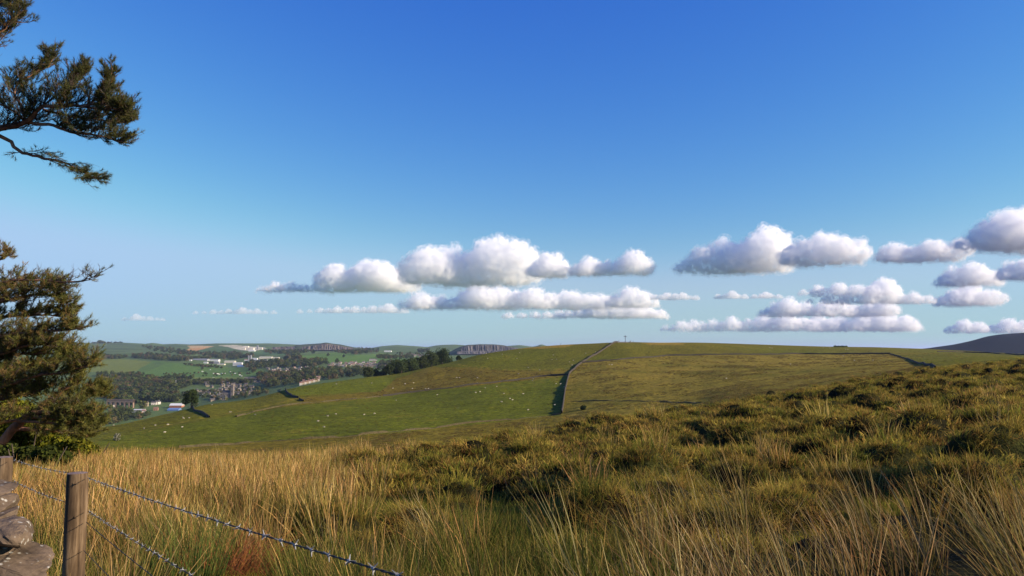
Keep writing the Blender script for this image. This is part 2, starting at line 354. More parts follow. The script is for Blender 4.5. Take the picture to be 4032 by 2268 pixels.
def ground_colours():
    px, py, X, Y = GPX, GPY, GX, GY
    pj = px + 14 * fbm(X / 12, Y / 12, 51, 3); qj = py + 6 * fbm(X / 12, Y / 12, 52, 3)
    c = np.empty(px.shape + (3,)); c[:] = OLIVE
    hillm = (Y > 130) & (Y < f_Ye(px) * 1.15)
    def put(poly, col, m, w=1.0, a=pj, b=qj):
        k = inpoly(a, b, poly) & m; c[k] = c[k] * (1 - w) + np.array(col) * w
    n1 = fbm(X / 30, Y / 60, 61, 4); n2 = fbm(X / 5, Y / 9, 63, 4); n3 = fbm(X / 90, Y / 150, 64, 3)
    c[hillm] = (OLIVE + np.outer(np.clip(n3[hillm] * 1.6 + 0.1, -0.4, 0.6), GREEN - OLIVE) * 1.0)
    put(F_BRIGHT, GREEN * 0.96, hillm); put(F_STRIP, GREEN * 1.08, hillm); put(F_BROWN, BROWN * 0.97, hillm, 0.85); put(F_MOOR, MOOR, hillm); put(F_LOW, BROWN * 0.93, hillm, 0.75)
    put(F_TOP1, TAN * 0.9, hillm); put(F_TOP2, TAN * 0.9, hillm)
    # patchy growth: straw-coloured wear on moor, greener hollows
    moor = inpoly(pj, qj, F_MOOR) & hillm
    t = np.clip(n1 * 2.2 + n2 * 1.6, -1, 1)[..., None]
    k = moor[..., None]
    c = np.where(k, c + np.where(t > 0, t * (TAN - MOOR) * 0.55, -t * (OLIVE * 0.85 - MOOR) * 0.9), c)
    oth = hillm & ~moor
    t2 = np.clip(n1 * 1.5 + n2 * 1.2, -0.8, 0.8)[..., None]
    c = np.where(oth[..., None], c * (1 + 0.22 * t2) + np.where(t2 > 0.25, (t2 - 0.25) * (BROWN - c) * 0.9, 0), c)
    for line, w in PATHS_AND_BANKS:
        d = distpoly(px + 4 * fbm(X / 9, Y / 9, 71, 2), py + 3 * fbm(X / 9, Y / 9, 72, 2), line, 1.6); g = np.clip(1.4 - d / w, 0, 1) * hillm * np.clip(0.6 + 2.2 * fbm(X / 6, Y / 6, 73, 2), 0.05, 1)
        c = c * (1 - 0.75 * g[..., None]) + TAN * 0.95 * 0.75 * g[..., None]
    # valley and beyond
    farm = Y > np.maximum(f_Ye(px) * 1.15, 600)
    fn = fbm(X / 300, Y / 500, 81, 3)
    c[farm] = FARG * (1 + 0.35 * fn[farm][:, None])
    for poly, col in FIELDS: put(poly, col, farm, 0.95, px + 3 * fbm(X / 60, Y / 90, 82, 2), py + 1.5 * fbm(X / 60, Y / 90, 83, 2))
    cellx = np.floor(X / 230 + 0.3 * np.floor(Y / 330)); celly = np.floor(Y / 330)
    patch = _hash(cellx, celly, 91)[..., None]
    wild = farm & (Y > 3300)
    c = np.where(wild[..., None], c * (0.82 + 0.36 * patch), c)
    right_hill = farm & (px > 3000); c[right_hill] = FAR_DARK * (1 + 0.5 * fn[right_hill][:, None]) / np.array([1.12, 1.12, 0.95])  # near-black bluish tone over everything beyond the hill edge on the right
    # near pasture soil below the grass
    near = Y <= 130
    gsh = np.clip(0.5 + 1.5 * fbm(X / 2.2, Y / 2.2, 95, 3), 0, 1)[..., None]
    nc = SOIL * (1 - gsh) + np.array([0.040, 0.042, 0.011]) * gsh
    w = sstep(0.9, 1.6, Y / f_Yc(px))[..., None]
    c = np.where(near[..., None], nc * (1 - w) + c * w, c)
    c = np.where((Y > 130)[..., None], c * np.where((Y > 1300)[..., None], np.array([1.12, 1.12, 0.95]), np.array([1.0, 0.92, 0.30])), c)
    return np.clip(c, 0.004, 0.9)
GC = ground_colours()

def ground_material():
    m, nt, out = newmat('ground_turf')
    p = N(nt, 'ShaderNodeBsdfPrincipled'); p.inputs['Roughness'].default_value = 0.95; p.inputs['Specular IOR Level'].default_value = 0.05
    at = N(nt, 'ShaderNodeAttribute', attribute_name='Col'); geo = N(nt, 'ShaderNodeNewGeometry')
    n1 = N(nt, 'ShaderNodeTexNoise'); n1.inputs['Scale'].default_value = 0.45; n1.inputs['Detail'].default_value = 9; n1.inputs['Roughness'].default_value = 0.72
    L(nt, geo.outputs['Position'], n1.inputs['Vector'])
    r = N(nt, 'ShaderNodeMapRange'); r.inputs[1].default_value = 0.36; r.inputs[2].default_value = 0.64; r.inputs[3].default_value = 0.48; r.inputs[4].default_value = 1.52
    L(nt, n1.outputs[0], r.inputs[0])
    mp = N(nt, 'ShaderNodeMapping'); mp.inputs['Scale'].default_value = (0.045, 0.30, 0.30); L(nt, geo.outputs['Position'], mp.inputs[0])
    n2 = N(nt, 'ShaderNodeTexNoise'); n2.inputs['Scale'].default_value = 1.0; n2.inputs['Detail'].default_value = 7; n2.inputs['Roughness'].default_value = 0.7; L(nt, mp.outputs[0], n2.inputs['Vector'])
    r2 = N(nt, 'ShaderNodeMapRange'); r2.inputs[1].default_value = 0.3; r2.inputs[2].default_value = 0.6; r2.inputs[3].default_value = 0.62; r2.inputs[4].default_value = 1.12; L(nt, n2.outputs[0], r2.inputs[0])
    mm = N(nt, 'ShaderNodeMath', operation='MULTIPLY'); L(nt, r.outputs[0], mm.inputs[0]); L(nt, r2.outputs[0], mm.inputs[1])
    mx = N(nt, 'ShaderNodeVectorMath', operation='SCALE'); L(nt, at.outputs['Color'], mx.inputs[0]); L(nt, mm.outputs[0], mx.inputs['Scale'])
    L(nt, mx.outputs[0], p.inputs['Base Color'])
    b = N(nt, 'ShaderNodeBump'); b.inputs['Strength'].default_value = 0.9; b.inputs['Distance'].default_value = 1.1; L(nt, n1.outputs[0], b.inputs['Height']); L(nt, b.outputs[0], p.inputs['Normal'])
    L(nt, p.outputs[0], out.inputs['Surface']); return m
nr, nc_ = GX.shape
idx = np.arange(nr * nc_).reshape(nr, nc_)
quads = np.stack([idx[:-1, :-1], idx[:-1, 1:], idx[1:, 1:], idx[1:, :-1]], -1).reshape(-1, 4)
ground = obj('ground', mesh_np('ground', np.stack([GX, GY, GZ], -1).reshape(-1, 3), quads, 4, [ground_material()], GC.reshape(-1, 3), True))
tag(ground, 'rolling pasture, hillside and valley ground', 'ground', kind='structure')
# ------------------------------------------------------------------ far quarry faces and rock
def cliff(name, label, line, Y, depth, mat, base_py, seed, steps=1):
    """rock face: crest line in (px, py) at distance Y, falling in jagged buttresses to the foot"""
    r = np.random.default_rng(seed); a = np.array(line, float); xs = np.linspace(a[0, 0], a[-1, 0], int((a[-1, 0] - a[0, 0]) * 1.2)); tops = np.interp(xs, a[:, 0], a[:, 1])
    rows = 9; V = []; n = len(xs)
    jag = vnoise(xs / 3.1, xs * 0, seed) * 0.5 + vnoise(xs / 7.0, xs * 0, seed + 1) * 0.5 + vnoise(xs / 23.0, xs * 0, seed + 2)
    for k in range(rows):
        f = k / (rows - 1.0)
        ff = np.clip(f * 1.25 - 0.1, 0, 1) if steps == 1 else f
        py = tops + (base_py - tops) * ff + (vnoise(xs / 5, xs * 0 + k, seed + 7) - 0.5) * 1.2 * (0 < k < rows - 1)
        back = depth * (1 - f) * 0.55 + (depth * 0.24 * (jag + 0.5 * vnoise(xs / 4, xs * 0 + k * 0.7, seed + 5) - 1.2) * math.sin(math.pi * min(f * 1.1, 1)))
        yy = Y + back; X, _, Z = unproj(xs, py, yy); V.append(np.stack([X, yy, Z], -1))
    top2 = V[0].copy(); top2[:, 1] += depth * 1.5; top2[:, 2] -= depth * 0.25; V.insert(0, top2)
    V = np.array(V); m, n = V.shape[:2]; idn = np.arange(m * n).reshape(m, n)
    q = np.stack([idn[:-1, :-1], idn[1:, :-1], idn[1:, 1:], idn[:-1, 1:]], -1).reshape(-1, 4)
    o = obj(name, mesh_np(name, V.reshape(-1, 3), q, 4, [mat])); tag(o, label, 'cliff', kind='structure'); return o
M_rock = plain('quarry_rock', (0.105, 0.095, 0.095), 0.95, 0.45, 0.02, 2.0, stretch=(3, 3, 0.6))
M_rockw = plain('quarry_rock_warm', (0.13, 0.105, 0.09), 0.95, 0.4, 0.02, 2.0, stretch=(3, 3, 0.6))
M_moss = plain('far_turf', (0.055, 0.07, 0.028), 0.95, 0.3, 0.01)
M_dark = plain('far_heath', (0.05, 0.06, 0.055), 0.95, 0.3, 0.01)
def far_hill(label, line, Y, depth, mat, base_py):
    a = np.array(line, float); xs = np.linspace(a[0, 0], a[-1, 0], 90); tops = np.interp(xs, a[:, 0], a[:, 1])
    ker = np.array([1, 2, 3, 2, 1]) / 9.0; tops = np.convolve(np.pad(tops, 2, 'edge'), ker, 'valid')
    V = []
    for k in range(12):
        f = k / 11.0; py = tops + (base_py - tops) * (1 - math.cos(f * math.pi / 2)); yy = Y - depth * math.sin(f * math.pi / 2) + 0 * xs
        X, _, Z = unproj(xs, py, yy); V.append(np.stack([X, yy, Z + 2.5 * (vnoise(X / 60, yy / 60, 5) - 0.5)], -1))
    b = V[0].copy(); b[:, 1] += depth; b[:, 2] -= 60; V.insert(0, b); V = np.array(V); m, n = V.shape[:2]; idn = np.arange(m * n).reshape(m, n)
    q = np.stack([idn[:-1, :-1], idn[1:, :-1], idn[1:, 1:], idn[:-1, 1:]], -1).reshape(-1, 4)
    o = obj('hill', mesh_np('hill', V.reshape(-1, 3), q, 4, [mat], None, True)); tag(o, label, 'hill', kind='structure')
far_hill('hill with quarry terraces beyond the town', [(1130, 1372), (1172, 1357), (1220, 1355), (1262, 1352), (1283, 1348.5), (1305, 1352), (1337, 1356), (1389, 1366), (1435, 1374)], 5200, 250, M_moss, 1378)
cliff('quarry_cliff', 'pale quarry face under the pointed hill', [(1190, 1366), (1240, 1360), (1262, 1356), (1283, 1353), (1305, 1356), (1340, 1362), (1390, 1371)], 4900, 40, M_rockw, 1378, 21)
cliff('quarry_cliff', 'low pinkish quarry face left of the pointed hill', [(1070, 1368), (1100, 1365), (1128, 1364), (1160, 1365)], 4850, 30, M_rockw, 1376, 22)
far_hill('flat-topped hill carrying the great quarry face', [(1760, 1392), (1790, 1376), (1812, 1366), (1840, 1358.5), (1892, 1355), (1945, 1356), (1980, 1359), (2020, 1368), (2060, 1376)], 3900, 180, M_moss, 1398)
cliff('quarry_cliff', 'grey fluted quarry face above the wooded hill edge', [(1815, 1368), (1835, 1362), (1892, 1357.5), (1945, 1358), (1985, 1362), (2010, 1366), (2040, 1371)], 3700, 26, M_rock, 1384, 23)
cliff('quarry_cliff', 'low rock step beneath the fluted quarry face', [(1800, 1384), (1850, 1383), (1920, 1383), (1975, 1380)], 3620, 20, M_rock, 1394, 24)
# ------------------------------------------------------------------ field walls on the hillside
M_wall = plain('gritstone_wall', (0.048, 0.038, 0.026), 0.95, 0.5, 2.2, 0.15)
M_walld = plain('dark_gritstone_wall', (0.042, 0.036, 0.024), 0.95, 0.5, 2.2, 0.15)
M_bank = plain('turfed_wall', (0.070, 0.056, 0.024), 0.95, 0.45, 1.5, 0.15)
def field_wall(label, line, h, w, mat, seed=0, gaps=0.0, step=1.6):
    r = random.Random(seed); pts = [hit(px, py, 150, 2500) for px, py in line]; P = []
    for a, b in zip(pts[:-1], pts[1:]):
        n = max(1, int(math.dist(a[:2], b[:2]) / step))
        for i in range(n): P.append((a[0] + (b[0] - a[0]) * i / n, a[1] + (b[1] - a[1]) * i / n))
    P.append(pts[-1][:2]); P = np.array(P)
    for _ in range(3): P[1:-1] = (P[:-2] + 2 * P[1:-1] + P[2:]) / 4
    T = np.gradient(P, axis=0); T /= np.linalg.norm(T, axis=1, keepdims=True) + 1e-9; Nn = np.stack([-T[:, 1], T[:, 0]], -1)
    Z = H(P[:, 0], P[:, 1]); V = []; F = []
    sag = vnoise(np.arange(len(P)) / 9.0, np.zeros(len(P)), seed + 3)
    for i in range(len(P)):
        hh = h * (0.78 + 0.35 * sag[i]) + r.uniform(-0.10, 0.10) * h
        if gaps and vnoise(np.array([i / 6.0]), np.array([0.0]), seed + 9)[0] < gaps: hh *= 0.25
        for s, zz, ww in ((-1, -0.6, 0.62), (-1, hh * 0.95, 0.36), (0, hh, 0), (1, hh * 0.95, 0.36), (1, -0.6, 0.62)):
            V.append((P[i, 0] + Nn[i, 0] * s * ww * w + r.uniform(-.04, .04), P[i, 1] + Nn[i, 1] * s * ww * w + r.uniform(-.04, .04), Z[i] + zz))
        if i:
            for k in range(4): a = (i - 1) * 5 + k; F.append((a, a + 1, a + 6, a + 5))
    o = obj('dry_stone_wall', mesh_np('dry_stone_wall', np.array(V), np.array(F), 4, [mat])); tag(o, label, 'stone wall', 'dry stone walls on the hillside'); return o
field_wall('long dry stone wall climbing straight to the hilltop cross', [(2212, 1628), (2218, 1590), (2224, 1545), (2231, 1510), (2238, 1482), (2246, 1467), (2273, 1443), (2294, 1427), (2329, 1405), (2364, 1386), (2399, 1363), (2432, 1346)], 1.55, 0.75, M_wall, 1)
field_wall('dry stone wall along the top of the brown moor field', [(2292, 1430), (2434, 1417), (2530, 1409), (2626, 1401), (2766, 1398.5), (2900, 1397), (3154, 1394.5), (3505, 1393.5)], 1.3, 0.7, M_walld, 2)
field_wall('dark dry stone wall running down right side of the moor field', [(3505, 1393.5), (3540, 1403), (3580, 1417), (3640, 1436), (3683, 1452)], 0.85, 0.5, M_walld, 3)
field_wall('dry stone wall across the slope above the bright green field', [(2236, 1477), (2170, 1480), (2119, 1485), (2049, 1495), (1910, 1511), (1800, 1525), (1700, 1536), (1600, 1549), (1508, 1560)], 1.15, 0.6, M_walld, 4)
field_wall('tumbled overgrown wall continuing left towards the town edge', [(1508, 1560), (1420, 1569), (1319, 1578), (1250, 1584), (1180, 1590), (1090, 1603), (1005, 1620), (930, 1642)], 0.8, 0.8, M_bank, 5, 0.3)
field_wall('low ruined wall along the foot of the bright green field', [(2208, 1632), (2150, 1637), (2049, 1649), (1910, 1661), (1798, 1673), (1700, 1687), (1560, 1700), (1409, 1715), (1200, 1729), (1017, 1740), (704, 1763)], 0.75, 0.8, M_bank, 6, 0.35)
field_wall('short dark wall at the green strip near the trees', [(1104, 1532), (1127, 1545), (1150, 1563), (1173, 1568)], 1.6, 0.8, M_walld, 7)
field_wall('short wall stub below the dark wall', [(1178, 1573), (1186, 1577), (1194, 1581)], 1.2, 0.7, M_walld, 8)
field_wall('broken wall on the left field below the lone tree', [(706, 1617), (764, 1618), (785, 1622), (805, 1633), (824, 1645)], 1.3, 0.8, M_walld, 9, 0.3)
field_wall('low turfy bank crossing the foot of the moor field', [(2228, 1581), (2300, 1579), (2364, 1577), (2480, 1578), (2600, 1580), (2760, 1585)], 0.3, 1.0, M_bank, 10, 0.3)
field_wall('short dark wall end beneath the lone tree', [(745, 1604), (765, 1597), (783, 1589)], 1.8, 0.8, M_walld, 11)
field_wall('wall on the far right pasture below the dark hill', [(3690, 1386), (3800, 1388), (3900, 1391), (4040, 1399)], 1.2, 0.7, M_walld, 12)
# ------------------------------------------------------------------ sheep
def sheep_mesh():
    bm = bmesh.new()
    def ell(c, r, s=2):
        g = bmesh.ops.create_icosphere(bm, subdivisions=s, radius=1)
        for v in g['verts']: v.co = Vector((v.co.x * r[0], v.co.y * r[1], v.co.z * r[2])) + Vector(c)
    ell((0, 0, 0.58), (0.52, 0.25, 0.27)); ell((0.30, 0, 0.62), (0.26, 0.22, 0.25)); ell((-0.30, 0, 0.60), (0.27, 0.24, 0.25)); ell((0.52, 0, 0.66), (0.17, 0.12, 0.15), 1)
    ell((0.68, 0, 0.62), (0.15, 0.075, 0.09), 1); ell((0.60, 0.11, 0.70), (0.03, 0.08, 0.03), 1); ell((0.60, -0.11, 0.70), (0.03, 0.08, 0.03), 1); ell((-0.56, 0, 0.52), (0.05, 0.05, 0.12), 1)
    for x in (0.32, -0.34):
        for y in (0.13, -0.13):
            ell((x, y, 0.40), (0.08, 0.07, 0.14), 1); ell((x, y, 0.20), (0.04, 0.04, 0.22), 1)
    me = bm_mesh('sheep', bm, [plain('fleece', (0.44, 0.39, 0.29), 0.95, 0.12, 9.0, 0.02)], True); return me
SHEEP_ME = sheep_mesh()
def z6(l): return [(1700 + a / 2.862, 1300 + b / 2.862) for a, b in l]
def z5(l): return [(900 + a / 2.862, 1300 + b / 2.862) for a, b in l]
def z1(l): return [(360 + a / 6.44, 1520 + b / 6.44) for a, b in l]
def z7(l): return [(2500 + a / 1.6815, 1250 + b / 1.6815) for a, b in l]
FLOCKS = [('white sheep grazing in the bright green field', 'sheep in the bright green field', z6([(1143, 553), (1134, 572), (1400, 608), (1450, 613), (733, 640), (602, 656), (543, 700), (495, 709), (812, 721), (1030, 725), (881, 777), (909, 793), (787, 816), (62, 734), (1387, 851), (1085, 906)]) + z5([(1117, 975), (1210, 953), (1008, 1034), (1075, 1101), (1527, 959), (1644, 948), (1887, 796), (2350, 734), (300, 958)])),
          ('white sheep standing in the shade of the long wall', None, z6([(1494, 646)])),
          ('white sheep on the brown slope above the cross-slope wall', 'sheep on the brown slope', z6([(1086, 426), (1217, 455), (978, 498), (280, 541), (312, 544), (515, 543), (515, 601), (360, 622)]) + z5([(1990, 612), (2085, 600), (1852, 660), (2070, 663), (2220, 668), (2252, 666), (1215, 612), (1612, 603)])),
          ('white sheep on the upper green slope left of the long wall', 'sheep on the upper left slope', z6([(615, 267), (795, 277), (960, 323), (630, 323), (1370, 285), (1356, 337), (1407, 334), (1553, 362), (1596, 347), (1582, 398), (1735, 266), (1810, 286), (1845, 252), (990, 260)])),
          ('white sheep on the moor field right of the long wall', 'sheep on the moor field', z6([(2000, 394), (2030, 396)]) + z7([(1453, 288), (1577, 286), (1030, 312), (1380, 257), (605, 408)])),
          ('white sheep in the lower left field beside the pale bank', 'sheep in the lower left field', z1([(2315, 812), (2335, 836), (2475, 823), (1935, 997), (1615, 1016), (1330, 1094), (1855, 1195), (2300, 1056), (560, 1007)]) + [(834, 1596), (910, 1624), (905, 1625)]),
          ('white sheep near the green skyline right of the cross', 'sheep along the right skyline', z7([(893, 203), (908, 205), (1248, 201), (1395, 213), (1410, 214), (1640, 204), (1692, 205), (1770, 209), (1805, 213), (1790, 212), (1290, 203)]))]
rs = random.Random(3)
for label, grp, spots in FLOCKS:
    for k_, (px, py) in enumerate(sorted(spots)):
        x, y, z = hit(px, py, 150, 1100); o = obj('sheep', SHEEP_ME, None, (x, y, z - 0.02)); s = rs.uniform(0.70, 0.88) * (1.15 if y > 550 else 1.0)
        o.scale = (s, s, s); o.rotation_euler = (0, 0, rs.choice([0, math.pi]) + rs.uniform(-0.7, 0.7)); tag(o, label.replace('white sheep', 'white sheep, ' + ORD[k_] + ',') if len(spots) > 1 else label, 'sheep', grp)
# ------------------------------------------------------------------ hilltop cross, its enclosure and walkers
M_cross = plain('weathered_metal', (0.09, 0.09, 0.10), 0.6, 0.2, 2.0); M_stone = plain('cut_stone', (0.30, 0.27, 0.23), 0.9, 0.3, 2.0, 0.02)
def box(bm, c, s, rz=0.0):
    g = bmesh.ops.create_cube(bm, size=1); R = Matrix.Rotation(rz, 3, 'Z')
    for v in g['verts']: v.co = R @ Vector((v.co.x * s[0], v.co.y * s[1], v.co.z * s[2])) + Vector(c)
    return g['verts']
cx0, cy0, cz0 = hit(2462, 1349, 300, 1100)
c = empty('hilltop_cross', (cx0, cy0, cz0)); tag(c, 'tall thin dark cross standing on the hilltop skyline', 'cross')
bm = bmesh.new(); box(bm, (0, 0, 3.9), (0.50, 0.45, 8.0)); bmesh.ops.bevel(bm, geom=list(bm.edges), offset=0.03, segments=1, affect='EDGES'); obj('upright', bm_mesh('upright', bm, [M_cross]), c)
bm = bmesh.new(); box(bm, (0, -0.04, 6.6), (3.6, 0.38, 0.45)); bmesh.ops.bevel(bm, geom=list(bm.edges), offset=0.03, segments=1, affect='EDGES'); obj('crossbar', bm_mesh('crossbar', bm, [M_cross]), c)
bm = bmesh.new()
for k in range(3): box(bm, (0, 0, 0.1 + 0.25 * k - 0.3), (2.2 - 0.5 * k, 2.2 - 0.5 * k, 0.25))
obj('plinth', bm_mesh('plinth', bm, [M_stone]), c)
en = empty('stone_enclosure', (cx0, cy0 + 3, cz0)); tag(en, 'low railed enclosure with stone pillars around the hilltop cross', 'enclosure')
for xx in (-7.0, 5.6):
    bm = bmesh.new(); box(bm, (xx, -3, 0.75), (0.95, 0.9, 2.3)); box(bm, (xx, -3, 1.98), (1.15, 1.1, 0.18)); obj('pillar', bm_mesh('pillar', bm, [M_stone]), en)
M_rail = plain('painted_rail', (0.55, 0.58, 0.62), 0.6, 0.1)
bm = bmesh.new(); box(bm, (-0.7, -3, 1.45), (11.6, 0.08, 0.10)); obj('top_rail', bm_mesh('top_rail', bm, [M_rail]), en)
bm = bmesh.new(); box(bm, (-0.7, -3, 0.35), (11.6, 0.35, 0.9)); obj('kerb_wall', bm_mesh('kerb_wall', bm, [M_stone]), en)
bmr = bmesh.new(); box(bmr, (0, 0, 0), (0.06, 0.06, 1.1)); RAILME = bm_mesh('railing_bar', bmr, [M_rail])
for k in range(14): obj('railing_bar', RAILME, en, (-6.2 + k * 0.84, -3, 0.95))
def person(label, px, py, dark, rz):
    x, y, z = hit(px, py, 300, 1200); J = [(0, 0, 0.95), (0, 0, 1.2), (0, 0.01, 1.43), (0, 0, 1.52), (0, 0.03, 1.68), (0.11, 0, 0.9), (0.13, 0.05, 0.5), (0.13, -0.02, 0.07), (0.13, 0.12, 0.04), (-0.11, 0, 0.9), (-0.13, 0.16, 0.5), (-0.13, 0.12, 0.07), (-0.13, 0.26, 0.04), (0.2, 0, 1.4), (0.26, -0.03, 1.12), (0.24, 0.1, 0.88), (-0.2, 0, 1.4), (-0.26, 0.05, 1.12), (-0.24, 0.2, 0.92)]
    E = [(0, 1), (1, 2), (2, 3), (3, 4), (0, 5), (5, 6), (6, 7), (7, 8), (0, 9), (9, 10), (10, 11), (11, 12), (2, 13), (13, 14), (14, 15), (2, 16), (16, 17), (17, 18)]
    Rr = [.15, .15, .14, .06, .105, .1, .07, .05, .045, .1, .07, .05, .045, .075, .055, .04, .075, .055, .04]
    bm = bmesh.new(); vs = [bm.verts.new(p) for p in J]; [bm.edges.new((vs[a], vs[b])) for a, b in E]; bm.verts.layers.skin.verify(); me = bm_mesh('person', bm); o = obj('person', me, None, (x, y, z)); o.rotation_euler = (0, 0, rz)
    m = o.modifiers.new('skin', 'SKIN')
    for i, v in enumerate(me.skin_vertices[0].data): v.radius = (Rr[i], Rr[i]); v.use_root = i == 0
    o.modifiers.new('sub', 'SUBSURF').levels = 1; o.modifiers['sub'].render_levels = 1; me.materials.append(dark); tag(o, label, 'person')
M_cloth = plain('dark_clothing', (0.025, 0.027, 0.035), 0.9, 0.2)
person('person in dark clothes walking along the skyline left of the cross', 2208, 1357, M_cloth, 0.4)
person('person in dark clothes standing just right of the enclosure', 2493, 1347, M_cloth, -0.5)
# ------------------------------------------------------------------ broadleaf trees
def leaf_cloud(r, centres, radii, n, size, cols, flat=0.75, shell=0.55):
    """n small bent leaf-clump faces spread through ellipsoid lobes; returns verts, quads, colours"""
    centres = np.asarray(centres, float); radii = np.asarray(radii, float); w = radii ** 2; pick = r.choice(len(centres), n, p=w / w.sum())
    d = r.normal(size=(n, 3)); d /= np.linalg.norm(d, axis=1, keepdims=True); rad = (shell + (1 - shell) * r.random(n)) ** 0.7
    P = centres[pick] + d * (radii[pick] * rad)[:, None] * np.array([1, 1, flat]) + r.normal(scale=size * 0.4, size=(n, 3))
    nn = d * 0.8 + r.normal(size=(n, 3)) * 0.55 + np.array([0, 0, 0.25]); nn /= np.linalg.norm(nn, axis=1, keepdims=True)
    t = np.cross(nn, r.normal(size=(n, 3))); t /= np.linalg.norm(t, axis=1, keepdims=True) + 1e-9; b = np.cross(nn, t)
    s = size * (0.6 + 0.8 * r.random(n))[:, None]; a = 0.55 + 0.5 * r.random(n)[:, None]
    V = np.stack([P - t * s - nn * s * 0.2, P - b * s * a + nn * s * 0.15, P + t * s - nn * s * 0.2, P + b * s * a + nn * s * 0.15], 1).reshape(-1, 3)
    F = np.arange(n * 4).reshape(n, 4); c0 = np.asarray(cols, float); C = c0[r.integers(0, len(c0), n)] * (0.75 + 0.5 * r.random((n, 1)))
    return V, F, np.repeat(C, 4, 0)
def lobes(r, h, w, n, z0=0.3):
    c = []; q = []
    for i in range(n):
        a = r.uniform(0, 2 * math.pi); u = r.uniform(0, 1); zz = h * (z0 + (0.93 - z0) * u); rr = w * 0.5 * math.sqrt(max(0.12, 1 - ((u - 0.38) / 0.66) ** 2)) * r.uniform(0.35, 0.72)
        c.append((math.cos(a) * rr, math.sin(a) * rr, zz)); q.append(w * r.uniform(0.16, 0.27))
    c.append((0, 0, h * 0.58)); q.append(w * 0.33); return c, q
def tube(V, F, pts, rads, sides, C=None, col=(0.1, 0.08, 0.06)):
    pts = [np.asarray(p, float) for p in pts]; base = len(V); up = np.array([0.13, 0.21, 0.97])
    for i, p in enumerate(pts):
        t = pts[min(i + 1, len(pts) - 1)] - pts[max(i - 1, 0)]; t = t / (np.linalg.norm(t) + 1e-9); s = np.cross(t, up)
        if np.linalg.norm(s) < 0.1: s = np.cross(t, np.array([1.0, 0, 0]))
        s /= np.linalg.norm(s); b = np.cross(s, t)
        for k in range(sides):
            a = 2 * math.pi * k / sides; V.append(p + (s * math.cos(a) + b * math.sin(a)) * rads[i])
            if C is not None: C.append(col)
    for i in range(len(pts) - 1):
        for k in range(sides): k2 = (k + 1) % sides; F.append((base + i * sides + k, base + i * sides + k2, base + (i + 1) * sides + k2, base + (i + 1) * sides + k))
def trunk_np(r, h, rad, nl=5, sides=6):
    V = []; F = []; tube(V, F, [(0, 0, -0.6), (0.02 * h, 0, h * 0.2), (0.01 * h, 0.02 * h, h * 0.45), (0, 0, h * 0.75)], [rad * 1.3, rad, rad * 0.7, rad * 0.25], sides)
    for k in range(nl):
        a = 2 * math.pi * k / nl + r.uniform(-.4, .4); z = h * r.uniform(0.2, 0.42); l = h * r.uniform(0.22, 0.34)
        tube(V, F, [(0, 0, z), (math.cos(a) * l * 0.5, math.sin(a) * l * 0.5, z + l * 0.45), (math.cos(a) * l, math.sin(a) * l, z + l * 0.8)], [rad * 0.5, rad * 0.3, rad * 0.1], 4)
    return np.array(V), np.array(F)
M_leaf = leafmat('foliage', 'Col', 0.25, 0.25, 0.018); M_bark = plain('bark', (0.085, 0.065, 0.05), 0.95, 0.35, 3.0, 0.03)
TONES = {'green': [(0.085, 0.105, 0.030), (0.105, 0.120, 0.034), (0.068, 0.090, 0.026)], 'dark': [(0.050, 0.068, 0.026), (0.062, 0.080, 0.028), (0.040, 0.058, 0.024)], 'light': [(0.125, 0.150, 0.036), (0.110, 0.130, 0.032), (0.14, 0.16, 0.04)], 'brown': [(0.16, 0.120, 0.055), (0.14, 0.11, 0.05), (0.12, 0.105, 0.045)]}
TONES['hedge'] = [(0.032, 0.050, 0.016), (0.042, 0.062, 0.018), (0.026, 0.042, 0.014)]
def tree_np(seed, h, w, n, leaf, tone, sides=5):
    r = np.random.default_rng(seed); c, q = lobes(r, h, w, 11, 0.22); return leaf_cloud(r, c, q, n, leaf, TONES[tone]), trunk_np(r, h, h * 0.022, 4, sides)
def small_tree_mesh(seed, tone, h=15.0, w=13.0, n=420, leaf=0.85):
    (V, F, C), (tv, tf) = tree_np(seed, h, w, n, leaf, tone)
    me = mesh_np('broadleaf_tree', np.concatenate([V, tv]), np.concatenate([F, tf + len(V)]), 4, [M_leaf], np.concatenate([C, np.tile([[0.07, 0.055, 0.04]], (len(tv), 1))])); return me
VAR = {t: [small_tree_mesh(100 + i * 7 + len(t), t, 15, [11, 13.5, 15][i % 3]) for i in range(3)] for t in TONES if t != 'hedge'}
def scatter_px(poly, n, seed, y0, y1, mind=1.6):
    r = random.Random(seed); xs = [p[0] for p in poly]; ys = [p[1] for p in poly]; tries = 0; got = []
    A_ = [(r.uniform(min(xs), max(xs)), r.uniform(min(ys), max(ys))) for _ in range(n * 12)]; ok = inpoly(np.array([a[0] for a in A_]), np.array([a[1] for a in A_]), poly)
    for (px, py), k in zip(A_, ok):
        if len(got) >= n: break
        if k and not any((px - a) ** 2 + (2.2 * (py - b)) ** 2 < mind ** 2 for a, b in got): got.append((px, py))
    if not got: return []
    x, y, z = hits([g[0] for g in got], [g[1] for g in got], y0, y1); return [(g[0], g[1], x[i], y[i], z[i]) for i, g in enumerate(got)]
